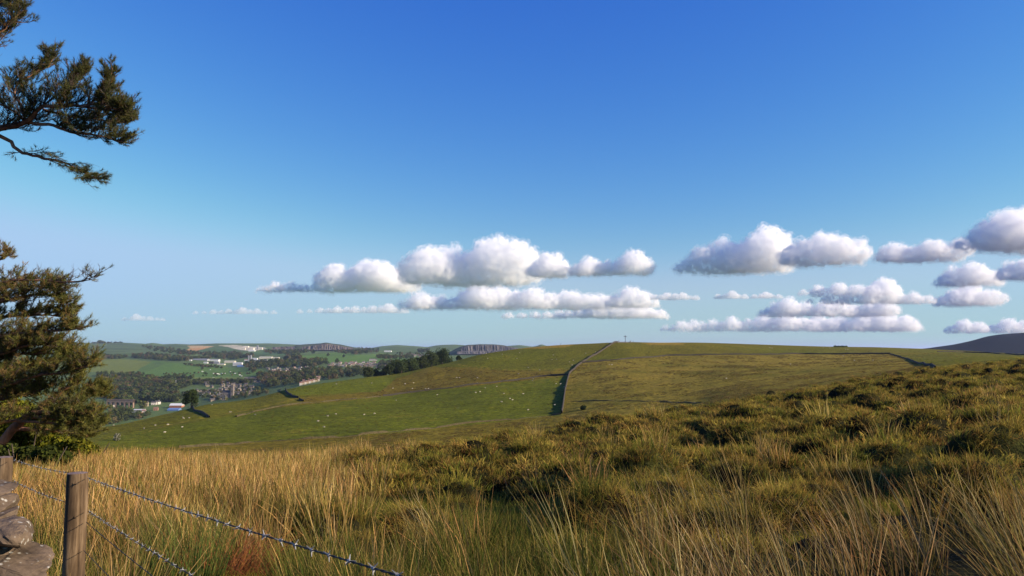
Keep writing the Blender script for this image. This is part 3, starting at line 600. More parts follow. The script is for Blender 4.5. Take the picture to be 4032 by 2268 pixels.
WOODS = [([(360, 1605), (470, 1610), (560, 1640), (600, 1632), (560, 1650), (470, 1672), (380, 1690)], 26, 620, 'broadleaf tree in the thicket at the foot of the left field', (8, 13), ['green', 'green', 'dark', 'light'], 9),
         ([(400, 1545), (520, 1535), (640, 1540), (730, 1560), (720, 1585), (600, 1585), (530, 1600), (400, 1572)], 44, 1300, 'tall dark tree in the wood behind the stone viaduct', (14, 22), ['green', 'dark', 'dark'], 10),
         ([(390, 1500), (640, 1503), (780, 1512), (700, 1535), (400, 1540)], 52, 1700, 'tree in the mixed wood below the light green strip', (12, 18), ['green', 'brown', 'light', 'dark'], 9),
         ([(380, 1478), (520, 1476), (640, 1490), (760, 1492), (760, 1496), (600, 1498), (390, 1495)], 34, 1900, 'tree in the belt above the light green strip', (10, 17), ['green', 'dark'], 8),
         ([(760, 1500), (1000, 1502), (990, 1512), (760, 1516)], 24, 1700, 'tree standing just above the town rooftops', (9, 13), ['green', 'dark'], 8),
         ([(720, 1560), (760, 1540), (860, 1545), (1000, 1525), (1060, 1535), (1040, 1555), (900, 1578), (800, 1572)], 30, 1300, 'tree among the town houses near the church', (7, 11), ['green', 'light', 'dark'], 9),
         ([(1010, 1475), (1110, 1470), (1200, 1462), (1340, 1455), (1470, 1458), (1440, 1480), (1300, 1495), (1180, 1512), (1060, 1528), (1020, 1510)], 74, 1300, 'tree in the valley wood beyond the green strip field', (11, 17), ['green', 'green', 'dark', 'brown'], 9),
         ([(970, 1432), (1100, 1425), (1260, 1420), (1300, 1434), (1230, 1446), (1100, 1448), (1010, 1452), (1000, 1470), (960, 1445)], 50, 2000, 'tree in the wood right of the white warehouses', (13, 20), ['green', 'dark', 'dark'], 8)]
rt = random.Random(5); n_ind = 0
TONEW = {'green': 'mid green', 'dark': 'deep green', 'light': 'pale green', 'brown': 'bronze'}
def put_tree(px, py, x, y, z, hr, tones, label, grp, where):
    t = rt.choice(tones); label = TONEW[t] + ' ' + label + ', ' + where; me = rt.choice(VAR[t]); s = rt.uniform(*hr) / 15.0; o = obj('broadleaf_tree', me, None, (x, y, z - 0.3)); o.scale = (s * rt.uniform(0.9, 1.2), s * rt.uniform(0.9, 1.2), s); o.rotation_euler = (0, 0, rt.uniform(0, 6.28)); tag(o, label, 'tree', grp)
for k, (poly, n, y0, label, hr, tones, md) in enumerate(WOODS):
    for (px, py, x, y, z) in scatter_px(poly, n, 40 + k, y0, 5000, md):
        if n_ind < 300: put_tree(px, py, x, y, z, hr, tones, label, label.replace('tree', 'trees', 1), third(px, poly)); n_ind += 1
# dotted single trees that stand clear
for px, py, hgt, tone, label in [(1290, 1403, 17, 'dark', 'round single tree in the middle of the far bright field'), (1352, 1408, 15, 'dark', 'single tree with long shadow right of the round field tree'), (1325, 1431, 20, 'dark', 'big round tree at the left end of the grey housing estate'), (1232, 1394, 24, 'dark', 'large dark round tree at the far field edge under the quarry'), (795, 1456, 13, 'dark', 'small tree with shadow in the field left of the caravans'), (560, 1612, 19, 'light', 'bright green tree lit by the sun right of the viaduct'), (1012, 1556, 12, 'brown', 'bronze round tree at the field edge right of the church'), (1050, 1552, 9, 'brown', 'smaller bronze bush right of the bronze tree'), (890, 1578, 8, 'light', 'pale bush in front of the church'), (268, 1384, 18, 'dark', 'lone tree on the far left pasture')]:
    x, y, z = hit(px, py, 1000 if px < 700 or px > 1100 else 500, 6000); me = VAR[tone][1]; o = obj('broadleaf_tree', me, None, (x, y, z - 0.3)); s = hgt / 15.0; o.scale = (s * 1.25, s * 1.25, s); tag(o, label, 'tree')
# far woods and hedges: too far to pick apart
FARW = [([(180, 1392), (340, 1390), (340, 1398), (180, 1399)], 46, (10, 16)), ([(345, 1408), (420, 1404), (500, 1404), (490, 1414), (350, 1416)], 45, (12, 18)), ([(520, 1402), (600, 1398), (700, 1410), (760, 1414), (740, 1424), (640, 1420), (530, 1412)], 90, (13, 20)), ([(560, 1366), (640, 1368), (740, 1386), (840, 1392), (900, 1396), (860, 1404), (700, 1396), (600, 1382)], 110, (12, 18)), ([(830, 1396), (930, 1394), (980, 1400), (1010, 1408), (930, 1416), (840, 1416)], 70, (14, 22)), ([(690, 1412), (830, 1410), (830, 1415), (690, 1420)], 34, (12, 18)), ([(1040, 1384), (1200, 1378), (1230, 1384), (1180, 1394), (1060, 1394)], 80, (12, 18)), ([(1290, 1378), (1440, 1380), (1450, 1392), (1390, 1398), (1330, 1390)], 60, (13, 20)), ([(1400, 1372), (1490, 1378), (1490, 1388), (1400, 1390)], 34, (12, 18)), ([(1480, 1406), (1600, 1404), (1640, 1412), (1560, 1416), (1490, 1414)], 34, (11, 16)), ([(1130, 1404), (1180, 1404), (1185, 1416), (1120, 1416)], 18, (14, 20)), ([(720, 1434), (800, 1440), (876, 1448), (876, 1452), (800, 1447), (720, 1438)], 36, (7, 10)), ([(1500, 1430), (1580, 1426), (1560, 1450), (1480, 1462)], 40, (10, 15)), ([(1640, 1378), (1690, 1378), (1690, 1390), (1645, 1390)], 20, (13, 20)), ([(360, 1351), (482, 1349), (482, 1352), (360, 1353)], 36, (9, 14)), ([(385, 1350), (412, 1350), (412, 1352), (385, 1352)], 9, (20, 26)), ([(640, 1470), (1010, 1470), (1010, 1478), (830, 1482), (640, 1486)], 36, (5, 8)), ([(1560, 1392), (1700, 1394), (1700, 1402), (1570, 1404)], 22, (8, 13))]
FARW_S = [([(3282, 1366), (3336, 1366), (3336, 1367.5), (3282, 1367.5)], 20, (1.6, 2.6))]
TREE_SRC = bpy.data.collections.new('tree_shapes')
FLAT = [small_tree_mesh(300 + i, t, 15, 14, 230, 1.15) for i, t in enumerate(['dark', 'dark', 'green', 'green', 'brown'])]
for i, me in enumerate(FLAT): TREE_SRC.objects.link(bpy.data.objects.new('tree_shape', me))
def scatter_object(name, label, cat, pts, rot, scl, src, pick=None, extra=None):
    me = bpy.data.meshes.new(name); me.vertices.add(len(pts)); me.vertices.foreach_set('co', np.asarray(pts, np.float32).ravel()); me.update()
    a = me.attributes.new('rot', 'FLOAT_VECTOR', 'POINT'); a.data.foreach_set('vector', np.asarray(rot, np.float32).ravel())
    a = me.attributes.new('scl', 'FLOAT_VECTOR', 'POINT'); a.data.foreach_set('vector', np.asarray(scl, np.float32).ravel())
    a = me.attributes.new('idx', 'INT', 'POINT'); a.data.foreach_set('value', np.asarray(pick if pick is not None else rng.integers(0, len(src.objects), len(pts)), np.int32))
    o = obj(name, me); ng = bpy.data.node_groups.new(name, 'GeometryNodeTree')
    ng.interface.new_socket('Geometry', in_out='INPUT', socket_type='NodeSocketGeometry'); ng.interface.new_socket('Geometry', in_out='OUTPUT', socket_type='NodeSocketGeometry')
    gi = ng.nodes.new('NodeGroupInput'); go = ng.nodes.new('NodeGroupOutput'); ip = ng.nodes.new('GeometryNodeInstanceOnPoints'); ci = ng.nodes.new('GeometryNodeCollectionInfo')
    ci.inputs['Collection'].default_value = src; ci.inputs['Separate Children'].default_value = True; ci.inputs['Reset Children'].default_value = True; ip.inputs['Pick Instance'].default_value = True
    for nm, dt, sock in (('rot', 'FLOAT_VECTOR', 'Rotation'), ('scl', 'FLOAT_VECTOR', 'Scale'), ('idx', 'INT', 'Instance Index')):
        na = ng.nodes.new('GeometryNodeInputNamedAttribute'); na.data_type = dt; na.inputs['Name'].default_value = nm; ng.links.new(na.outputs['Attribute'], ip.inputs[sock])
    ng.links.new(gi.outputs[0], ip.inputs['Points']); ng.links.new(ci.outputs[0], ip.inputs['Instance']); ng.links.new(ip.outputs[0], go.inputs[0])
    m = o.modifiers.new('scatter', 'NODES'); m.node_group = ng; tag(o, label, cat, kind='stuff'); return o
pts = []; scl = []
for k, (poly, n, hr) in enumerate(FARW + FARW_S):
    for (px, py, x, y, z) in scatter_px(poly, int(n * 1.5) if k < len(FARW) else n, 140 + k, 1500 if k < len(FARW) else 700, 9000, 2.0):
        s = rt.uniform(*hr) / 15.0; pts.append((x, y, z - 0.3)); scl.append((s * 1.25, s * 1.25, s))
for k, (poly, n, y0, label, hr, tones, md) in enumerate(WOODS):
    for (px, py, x, y, z) in scatter_px(poly, int(n * 3.2), 240 + k, y0, 5000, 2.5 if k not in (4, 5) else 6.0):
        s = rt.uniform(*hr) / 15.0; pts.append((x, y, z - 0.3)); scl.append((s * 1.2, s * 1.2, s))
scatter_object('far_woodland', 'far dark woods and hedgerows across the valley', 'woodland', pts, [(0, 0, rt.uniform(0, 6.28)) for _ in pts], scl, TREE_SRC)
# nearer trees with trunk and crown of their own
def big_tree(label, px, py, h, w, tone, seed, n=2600, leaf=0.36, grp=None, y0=250, y1=1200, blossom=None):
    x, y, z = hit(px, py, y0, y1); r = np.random.default_rng(seed); c, q = lobes(r, h, w, 16, 0.2); cols = TONES[tone] if not blossom else TONES[tone] + blossom
    e = empty('broadleaf_tree', (x, y, z - 0.2)); V, F, C = leaf_cloud(r, c, q, n, leaf, cols, 0.8, 0.5); obj('crown', mesh_np('crown', V, F, 4, [M_leaf], C), e); tv, tf = trunk_np(r, h, h * 0.028, 6); obj('trunk', mesh_np('trunk', tv, tf, 4, [M_bark]), e)
    tag(e, label, 'tree', grp); return e
big_tree('lone spreading tree at the field edge beside the broken wall', 752, 1598, 11.5, 10.5, 'hedge', 401, 3400, 0.34)
big_tree('small white-blossomed hawthorn on the lower left field', 461, 1734, 2.6, 3.0, 'green', 402, 1500, 0.13, None, 150, 600, [(0.55, 0.52, 0.42), (0.5, 0.48, 0.4)])
edge = [(1452, 1486), (1478, 1484), (1505, 1482), (1532, 1480), (1558, 1479), (1580, 1477), (1602, 1472), (1622, 1466), (1642, 1461), (1662, 1455), (1680, 1450), (1700, 1443), (1720, 1439), (1740, 1435), (1762, 1431), (1782, 1427), (1806, 1418), (1640, 1452), (1690, 1440), (1735, 1428), (1600, 1464), (1560, 1470)]
for k, (px, py) in enumerate(sorted(edge)):
    h = 14.5 if 1540 < px < 1760 else (10.0 if px < 1540 else 8.5); h *= rt.uniform(0.85, 1.15)
    if px > 1770: h *= 0.6
    Ye = float(f_Ye(px)) * (1.04 + 0.05 * (k % 3)); x, _, _ = unproj(px, py, Ye); e = big_tree(ORD[k] + ' of the leafy trees clumped on the hill edge', px, py, h, h * 1.25, 'hedge' if k % 3 else 'dark', 420 + k, 2400, 0.46, 'trees clumped on the hill edge', 300, 1400)
    e.location = (x, Ye, Hs(x, Ye) - 0.3)
big_tree('dark gorse bush in the tan grass at the foot of the long wall', 2297, 1614, 1.9, 3.2, 'hedge', 470, 900, 0.16, None, 200, 600)
# ------------------------------------------------------------------ buildings in the valley
M_hw = [plain('house_stone', (0.20, 0.165, 0.12), 0.9, 0.2, 0.8), plain('house_render', (0.50, 0.46, 0.41), 0.9, 0.1, 0.8), plain('house_brick', (0.28, 0.15, 0.10), 0.9, 0.2, 0.8), plain('house_cream', (0.32, 0.26, 0.18), 0.9, 0.15, 0.8)]
M_rf = [plain('slate_roof', (0.065, 0.06, 0.06), 0.8, 0.25, 1.0), plain('tile_roof', (0.20, 0.115, 0.085), 0.85, 0.25, 1.0), plain('grey_tile_roof', (0.14, 0.125, 0.11), 0.85, 0.2, 1.0)]
def house_meshes(w, d, h, rh, wm, rm):
    bm = bmesh.new(); x, y = w / 2, d / 2
    vs = [bm.verts.new(p) for p in [(-x, -y, -2), (x, -y, -2), (x, y, -2), (-x, y, -2), (-x, -y, h), (x, -y, h), (x, y, h), (-x, y, h), (-x, 0, h + rh), (x, 0, h + rh)]]
    for f in [(0, 1, 5, 4), (2, 3, 7, 6), (1, 2, 6, 9, 5), (3, 0, 4, 8, 7)]: bm.faces.new([vs[i] for i in f])
    wall = bm_mesh('wall', bm, [wm])
    bm = bmesh.new(); e = 0.35; sl = rh / y
    for s in (-1, 1):
        a = [(-x - e, s * (y + e), h - e * sl), (x + e, s * (y + e), h - e * sl), (x + e, 0, h + rh), (-x - e, 0, h + rh)]
        lo = [bm.verts.new((p[0], p[1], p[2] + 0.03)) for p in a]; hi = [bm.verts.new((p[0], p[1], p[2] + 0.25)) for p in a]
        bm.faces.new(hi); bm.faces.new(lo)
        for i in range(4): bm.faces.new([lo[i], lo[(i + 1) % 4], hi[(i + 1) % 4], hi[i]])
    bmesh.ops.recalc_face_normals(bm, faces=bm.faces); roof = bm_mesh('roof', bm, [rm])
    bm = bmesh.new(); box(bm, (x * 0.72, 0, h + rh + 0.4), (0.9, 0.7, 1.6)); box(bm, (x * 0.72, 0, h + rh + 1.25), (1.05, 0.85, 0.15)); chim = bm_mesh('chimney', bm, [wm])
    bm = bmesh.new(); box(bm, (0, 0, 0), (1.2, 0.12, 1.3)); box(bm, (0, -0.03, -0.72), (1.4, 0.2, 0.12)); win = bm_mesh('window', bm, [M_glass])
    return wall, roof, chim, win, (w, d, h)
M_glass = plain('window_glass', (0.03, 0.035, 0.045), 0.15, 0.1, 1.0, 0, 0.5)
HK = {}
def house(name, label, cat, grp, pos, rz, w, d, h, rh, wi, ri, windows=0, chimney=True):
    key = (round(w), round(d), round(h, 1), round(rh, 1), wi, ri)
    if key not in HK: HK[key] = house_meshes(key[0], key[1], key[2], key[3], M_hw[wi] if isinstance(wi, int) else wi, M_rf[ri] if isinstance(ri, int) else ri)
    wall, roof, chim, win, (w, d, h) = HK[key]; e = empty(name, pos, rz); tag(e, label, cat, grp); obj('wall', wall, e); ro = obj('roof', roof, e)
    if chimney: obj('chimney', chim, ro)
    for k in range(windows):
        obj('window', win, e, (-w / 2 + w * (k % 2 + 0.5) / 2, -d / 2 - 0.03, 1.4 if k < 2 else 4.0))
    return e
rh_ = random.Random(17)
def estate(poly, n, seed, label, grp, y0, walls, roofs, size=(8, 7, 4.6, 2.4), rot=(0.0, 1.57), md=9, jit=0.25, name='house', cat='house', chimney=True, win=0):
    for (px, py, x, y, z) in scatter_px(poly, n, seed, y0, 6000, md):
        w = size[0] * rh_.choice([0.85, 1.0, 1.25]); wi = rh_.choice(walls); ri = rh_.choice(roofs); house(name, label + ', ' + ('stone', 'white', 'brick', 'cream')[wi] + ' walls, ' + ('slate', 'red', 'grey')[ri] + ' roof, ' + third(px, poly), cat, grp, (x, y, z), rh_.choice(rot) + rh_.uniform(-jit, jit), w, size[1], size[2] * rh_.choice([0.9, 1.0]), size[3], wi, ri, win, chimney)
estate([(800, 1512), (860, 1505), (960, 1512), (1000, 1530), (1000, 1552), (900, 1578), (840, 1572), (790, 1562), (740, 1560), (780, 1540)], 58, 201, 'town house near the church', 'stone houses of the town', 1400, [0, 0, 0, 3], [0, 0, 2], (9, 7, 5.4, 2.9), (0.1, 1.5), 9, 0.3, win=4)
estate([(1052, 1452), (1130, 1450), (1212, 1446), (1216, 1460), (1130, 1464), (1060, 1466)], 30, 202, 'low house below the round wood', 'pale houses below the round wood', 1900, [1, 3, 0], [1, 2, 0], (10, 7, 3.6, 2.2), (0.0, 1.4), 7)
estate([(1292, 1436), (1310, 1429), (1400, 1427), (1560, 1431), (1545, 1442), (1500, 1456), (1460, 1450), (1400, 1441), (1300, 1448)], 64, 203, 'estate house below the far bright field', 'houses of the far estate', 1900, [0, 3, 1, 3], [2, 2, 1, 0], (9, 7, 4.4, 2.4), (0.05,), 6.5, 0.12)
estate([(955, 1490), (1000, 1487), (1100, 1484), (1150, 1498), (1080, 1512), (1010, 1506)], 44, 204, 'low house right of the church', 'dark roofed houses right of the church', 1600, [0, 0, 3], [0, 0, 2], (10, 6, 2.8, 1.8), (0.05,), 8, 0.15, chimney=False)
estate([(1570, 1399), (1610, 1396), (1690, 1400), (1684, 1406), (1580, 1406)], 14, 205, 'tiny house in the far village', 'far village houses', 2600, [1, 3, 0], [1, 2], (11, 8, 4.5, 2.5), (0.0,), 6)
for k in range(9):
    px = 1184 + k * 8.6; py = 1517 - k * 2.0; x, y, z = hit(px, py, 1300, 4000); house('terrace_house', ORD[k] + ' house in the front row of the slanting red terrace', 'house', 'terrace houses', (x, y, z), 0.35, 6, 8, 5.0, 2.6, 3 if k % 2 else 1, 1, 2)
for k in range(8):
    px = 1196 + k * 8.6; py = 1507 - k * 2.0; x, y, z = hit(px, py, 1300, 4000); house('terrace_house', ORD[k] + ' house in the rear row of the slanting red terrace', 'house', 'rear terrace houses', (x, y, z), 0.35, 6, 8, 5.0, 2.6, 0, 1)
for px, py, w, label in [(732, 1553, 14, 'white rendered house half hidden by the lone tree'), (769, 1553, 13, 'white house with dark roof right of the lone tree crown'), (790, 1555, 17, 'long white house left of the stone town houses'), (806, 1554, 9, 'small bright white house at end of the white row')]:
    x, y, z = hit(px, py, 1300, 4000); house('house', label, 'house', None, (x, y, z), 0.12, w, 8, 5.2, 2.6, 1, 0, 4)
for px, py, w, h, wi, ri, rz, label in [(836, 1580, 12, 4, 0, 0, 0.9, 'gabled stone house closest to the field below the church'), (862, 1562, 9, 7, 1, 0, 1.5, 'bright white gable end left of the church'), (606, 1594, 11, 5.5, 1, 0, 0.2, 'white gabled house right of the bright tree'), (622, 1592, 10, 6, 1, 0, 1.3, 'white house with steep gable above the orange shed'), (576, 1600, 8, 8, 3, 0, 0.2, 'tall tan house between the trees'), (567, 1626, 7, 4.5, 1, 1, 0.3, 'white house with red roof beside the long shed'), (614, 1616, 9, 4.5, 2, 1, 0.2, 'red brick house among bushes at the field edge'), (452, 1602, 10, 5, 1, 0, 0.4, 'pinkish house in front of the viaduct arches'), (432, 1604, 11, 5, 1, 0, 0.1, 'low white house left of the viaduct arches'), (1243, 1488, 12, 5, 1, 0, 0.2, 'white house above the slanting terrace'), (397, 1680, 4, 2.4, 1, 0, 0.3, 'small white hut at the corner of the left field'), (389, 1662, 3, 6, 1, 0, 0.3, 'slender pale gable among trees at far left'), (558, 1518, 9, 4, 1, 0, 0.1, 'white cottage in the woods above the town'), (1112, 1477, 10, 5, 2, 1, 0.2, 'red brick house in the trees above the dark roofs'), (988, 1550, 8, 7, 3, 0, 1.5, 'tan gabled house right of the church tower'), (920, 1545, 8, 7, 3, 0, 1.5, 'tan gabled house left of the church tower'), (1466, 1420, 22, 5, 1, 2, 0.05, 'white farm at the edge of the far bright field'), (1481, 1420, 6, 3, 1, 2, 0.05, 'small white outbuilding of the far farm')]:
    x, y, z = hit(px, py, 560 if px < 400 else 1300, 4000); house('house', label, 'house', None, (x, y, z), rz, w, 7, h, 2.6, wi, ri, 2)
# sheds, warehouses and works
M_wh = plain('white_cladding', (0.62, 0.61, 0.58), 0.6, 0.06, 0.5); M_cr = plain('cream_cladding', (0.58, 0.53, 0.40), 0.7, 0.08, 0.5); M_bl = plain('blue_sheet', (0.12, 0.20, 0.38), 0.5, 0.1, 0.5); M_rd = plain('red_sheet', (0.50, 0.13, 0.09), 0.7, 0.15, 0.5); M_gy = plain('grey_sheet', (0.26, 0.26, 0.27), 0.6, 0.12, 0.5); M_br = plain('red_brick', (0.30, 0.13, 0.08), 0.9, 0.2, 0.8); M_dk = plain('dark_sheet', (0.06, 0.05, 0.045), 0.8, 0.2, 0.5); M_pk = plain('pink_roof', (0.55, 0.33, 0.28), 0.8, 0.1, 0.5)
def shed(label, px, py, wpx, hpx, wall, roof, y0=1300, depth=0.5, rz=0.0, rise=0.18, band=None, wins=0, cat='warehouse', name='warehouse'):
    x, y, z = hit(px, py, y0, 6500); s = y / FPX; w, h = wpx * s, max(hpx * s, 2.2); d = max(w * depth, 8)
    e = empty(name, (x, y + d / 2, z), rz); tag(e, label, cat)
    bm = bmesh.new(); box(bm, (0, 0, h / 2 - 1.5), (w, d, h + 3)); obj('wall', bm_mesh('wall', bm, [wall]), e)
    bm = bmesh.new(); ov = 0.3; r = rise * d / 2
    pts = [(-w / 2 - ov, -d / 2 - ov, h + 0.02), (w / 2 + ov, -d / 2 - ov, h + 0.02), (w / 2 + ov, 0, h + r + 0.3), (-w / 2 - ov, 0, h + r + 0.3), (-w / 2 - ov, d / 2 + ov, h + 0.02), (w / 2 + ov, d / 2 + ov, h + 0.02)]
    vs = [bm.verts.new(p) for p in pts]
    for f in [(0, 1, 2, 3), (3, 2, 5, 4), (1, 5, 2), (0, 3, 4), (0, 4, 5, 1)]: bm.faces.new([vs[i] for i in f])
    obj('roof', bm_mesh('roof', bm, [roof]), e)
    if band:
        bm = bmesh.new(); box(bm, (0, -d / 2 - 0.12, h * 0.82), (w * 1.0, 0.2, h * 0.36)); obj('fascia', bm_mesh('fascia', bm, [band]), e)
    if wins:
        bm = bmesh.new(); box(bm, (0, 0, 0), (w / wins * 0.6, 0.16, h * 0.2)); wm = bm_mesh('window', bm, [M_glass])
        for k in range(wins): obj('window', wm, e, (-w / 2 + w * (k + 0.5) / wins, -d / 2 - 0.06, h * 0.55))
    return e
for a in [('long white warehouse at the back of the industrial yard', 841, 1422, 38, 6, M_wh, M_gy), ('cream long warehouse in the middle of the industrial yard', 903, 1429, 41, 6.5, M_cr, M_cr), ('light grey block left of the cream warehouse', 851, 1433, 22, 8, M_gy, M_gy), ('dark brown shed in the industrial yard', 831, 1432, 17, 7, M_dk, M_dk), ('small white shed left in the industrial yard', 809, 1431, 16, 5, M_wh, M_wh), ('tiny white shed at the left end of the yard', 749, 1421, 9, 4, M_wh, M_wh), ('long low grey shed at the back left of the yard', 786, 1419, 58, 3.5, M_gy, M_gy), ('low tan shed at the front of the yard', 869, 1437, 28, 4, M_cr, M_gy), ('red roofed shed left of the silos', 970, 1421, 16, 4.5, M_wh, M_rd), ('white building right of the silos', 1001, 1417, 22, 6, M_wh, M_wh), ('long pale blue shed in front of the silos', 1022, 1423, 52, 4.5, M_wh, M_gy), ('cream sloping roofed hall right of the silos', 1044, 1413, 50, 6, M_cr, M_cr), ('cream hall with dark end at the right of the works', 1084, 1416, 26, 8, M_cr, M_cr), ('pink roofed shed below the cream hall', 1070, 1426, 48, 4, M_wh, M_pk), ('white hall under the far rounded hill', 1526, 1386, 28, 4, M_wh, M_wh)]: shed(*a, y0=2000)
shed('bright white office block with a row of windows', 934, 1439, 35, 10, M_wh, M_wh, 2000, 0.4, wins=8)
shed('blue sheeted shed beside the white office block', 946, 1444.5, 26, 5, M_bl, M_bl, 2000)
shed('long brick shed with white fascia at the foot of the left field', 534, 1641, 40, 16, M_br, M_gy, 1000, 0.5, 0.1, 0.12, M_wh)
shed('flat white roofed unit behind the brick shed', 545, 1620, 40, 6, M_gy, M_wh, 1300)
shed('orange brick shed with white roof left of the lone tree', 690, 1607, 48, 10, M_br, M_wh, 1300, 0.6, 0.0, 0.5)
shed('blue roofed shed at the edge of the left field', 680, 1618, 44, 5, M_bl, M_bl, 1000, 0.7, 0.0, 0.3)
x, y, z = hit(984, 1423, 2000, 6000)
for k, (dx, h) in enumerate([(-6, 26), (4, 28)]):
    bm = bmesh.new(); bmesh.ops.create_cone(bm, cap_ends=True, segments=14, radius1=3.6, radius2=3.6, depth=h, matrix=Matrix.Translation((0, 0, h / 2 - 1))); bmesh.ops.create_cone(bm, cap_ends=True, segments=14, radius1=3.6, radius2=1.0, depth=2, matrix=Matrix.Translation((0, 0, h))); o = obj('silo', bm_mesh('silo', bm, [M_gy]), None, (x + dx, y, z)); tag(o, ['left pale silo', 'right pale silo'][k] + ' of the pair standing at the works', 'silo')
M_lime = plain('lime_dust', (0.62, 0.56, 0.46), 0.95, 0.15, 0.05)
for label, px, py, w, h, m in [('pale quarry crusher house, leftmost of the works on the far hillside', 958, 1378, 14, 8, M_lime), ('broad pale quarry building in the centre of the far works', 985, 1380, 26, 9, M_lime), ('low white quarry shed in front of the far works', 990, 1384, 24, 4, M_wh), ('tall grey kiln tower of the far quarry works', 1013, 1376, 6, 16, M_gy), ('pale quarry hall right of the kiln tower', 1025, 1377, 16, 8, M_lime), ('grey quarry shed at the right end of the far works', 1036, 1374, 12, 5, M_gy), ('pale stockpile shed at the upper left of the far works', 966, 1368, 22, 4, M_lime)]: shed(label, px, py, w, h, m, m, 2500, 0.5, 0.0, 0.3, name='quarry_building', cat='quarry building')
# caravans
bm = bmesh.new(); box(bm, (0, 0, 1.6), (6.4, 2.4, 2.3)); bmesh.ops.bevel(bm, geom=list(bm.edges), offset=0.35, segments=2, affect='EDGES')
for xx in (-0.6, 0.6): bmesh.ops.create_cone(bm, cap_ends=True, segments=10, radius1=0.4, radius2=0.4, depth=2.3, matrix=Matrix.Translation((xx, 0, 0.4)) @ Matrix.Rotation(math.pi / 2, 4, 'X'))
CAR = bm_mesh('caravan', bm, [M_wh])
for k, (px, py) in enumerate(sorted([(842, 1472), (850, 1472), (857, 1473), (863, 1475), (873, 1472), (884, 1472), (826, 1457), (925, 1472), (944, 1478), (950, 1482), (906, 1466), (797, 1464)])):
    x, y, z = hit(px, py, 1500, 5000); o = obj('caravan', CAR, None, (x, y, z)); o.rotation_euler = (0, 0, rh_.uniform(-0.5, 0.5)); tag(o, 'small white caravan on the field site, ' + ORD[k], 'caravan', 'caravans on the field site')
# church with tower
x, y, z = hit(902, 1566, 1300, 4000); ch = empty('church', (x, y, z)); tag(ch, 'dark stone church with a tall slender tower amid the town', 'church')
M_ch = plain('church_stone', (0.20, 0.165, 0.135), 0.95, 0.25, 0.6, 0.05)
bm = bmesh.new(); box(bm, (-6, 4, 5), (20, 11, 14)); obj('nave', bm_mesh('nave', bm, [M_ch]), ch)
bm = bmesh.new(); vs = [bm.verts.new(p) for p in [(-16.3, -2, 12), (4.3, -2, 12), (4.3, 4, 17), (-16.3, 4, 17), (-16.3, 10, 12), (4.3, 10, 12)]]
for f in [(0, 1, 2, 3), (3, 2, 5, 4), (1, 5, 2), (0, 3, 4)]: bm.faces.new([vs[i] for i in f])
obj('roof', bm_mesh('roof', bm, [M_rf[0]]), ch)
bm = bmesh.new(); box(bm, (7.5, 0, 14), (6, 6, 32)); box(bm, (7.5, 0, 30.6), (6.6, 6.6, 0.8))
for sx in (-1, 1):
    for sy in (-1, 1): bmesh.ops.create_cone(bm, cap_ends=True, segments=4, radius1=0.9, radius2=0.05, depth=4, matrix=Matrix.Translation((7.5 + sx * 2.6, sy * 2.6, 33)))
obj('tower', bm_mesh('tower', bm, [M_ch]), ch)
for k, (xx, zz) in enumerate([(7.5, 25), (7.5, 15)]):
    bm = bmesh.new(); box(bm, (xx, -3.08, zz), (1.4, 0.2, 3.4)); bmesh.ops.create_cone(bm, cap_ends=True, segments=8, radius1=0.7, radius2=0.7, depth=0.2, matrix=Matrix.Translation((xx, -3.08, zz + 1.7)) @ Matrix.Rotation(math.pi / 2, 4, 'X')); obj('belfry_window', bm_mesh('belfry_window', bm, [M_dk]), ch)
for k in range(4):
    bm = bmesh.new(); box(bm, (-13 + k * 4.6, -1.6, 6), (1.5, 0.2, 5)); obj('window', bm_mesh('window', bm, [M_dk]), ch)
# railway viaduct with arches
def viaduct():
    x, y, z = hit(474, 1606, 1300, 4000); s = y / FPX; e = empty('viaduct', (x, y, z)); e.rotation_euler = (0, 0, -0.08); tag(e, 'stone railway viaduct with round arches below the wood', 'viaduct')
    mv = plain('viaduct_stone', (0.235, 0.165, 0.12), 0.95, 0.25, 0.6, 0.05); Wd = 62; n = 6; bay = Wd / n; Ht = 17.5; spring = 9.0; rad = bay * 0.36; V = []; F = []
    def ring(yy):
        out = []
        for b in range(n):
            c0 = -Wd / 2 + bay * (b + 0.5); arch = [(c0 - rad, -3)] + [(c0 - rad * math.cos(t), spring + rad * math.sin(t)) for t in np.linspace(0, math.pi, 9)] + [(c0 + rad, -3)]
            out.append((c0, arch))
        return out
    bm = bmesh.new(); D = 6.5
    for b, (c0, arch) in enumerate(ring(0)):
        poly = [(c0 - bay / 2, -3)] + arch + [(c0 + bay / 2, -3), (c0 + bay / 2, Ht), (c0 - bay / 2, Ht)]
        f = [bm.verts.new((p[0], -D / 2, p[1])) for p in poly]; g = [bm.verts.new((p[0], D / 2, p[1])) for p in poly]; bm.faces.new(f[::-1]); bm.faces.new(g)
        for i in range(len(poly)):
            j = (i + 1) % len(poly)
            if i in (len(poly) - 3, len(poly) - 1): continue
            bm.faces.new([f[i], f[j], g[j], g[i]])
    bmesh.ops.recalc_face_normals(bm, faces=bm.faces); obj('arcade', bm_mesh('arcade', bm, [mv]), e)
    bm = bmesh.new(); box(bm, (0, -D / 2 - 0.1, Ht + 0.5), (Wd + 1, 0.7, 1.3)); obj('parapet', bm_mesh('parapet', bm, [mv]), e)
    bm = bmesh.new(); box(bm, (0, D / 2 + 0.1, Ht + 0.5), (Wd + 1, 0.7, 1.3)); obj('parapet', bm_mesh('parapet', bm, [mv]), e)
viaduct()
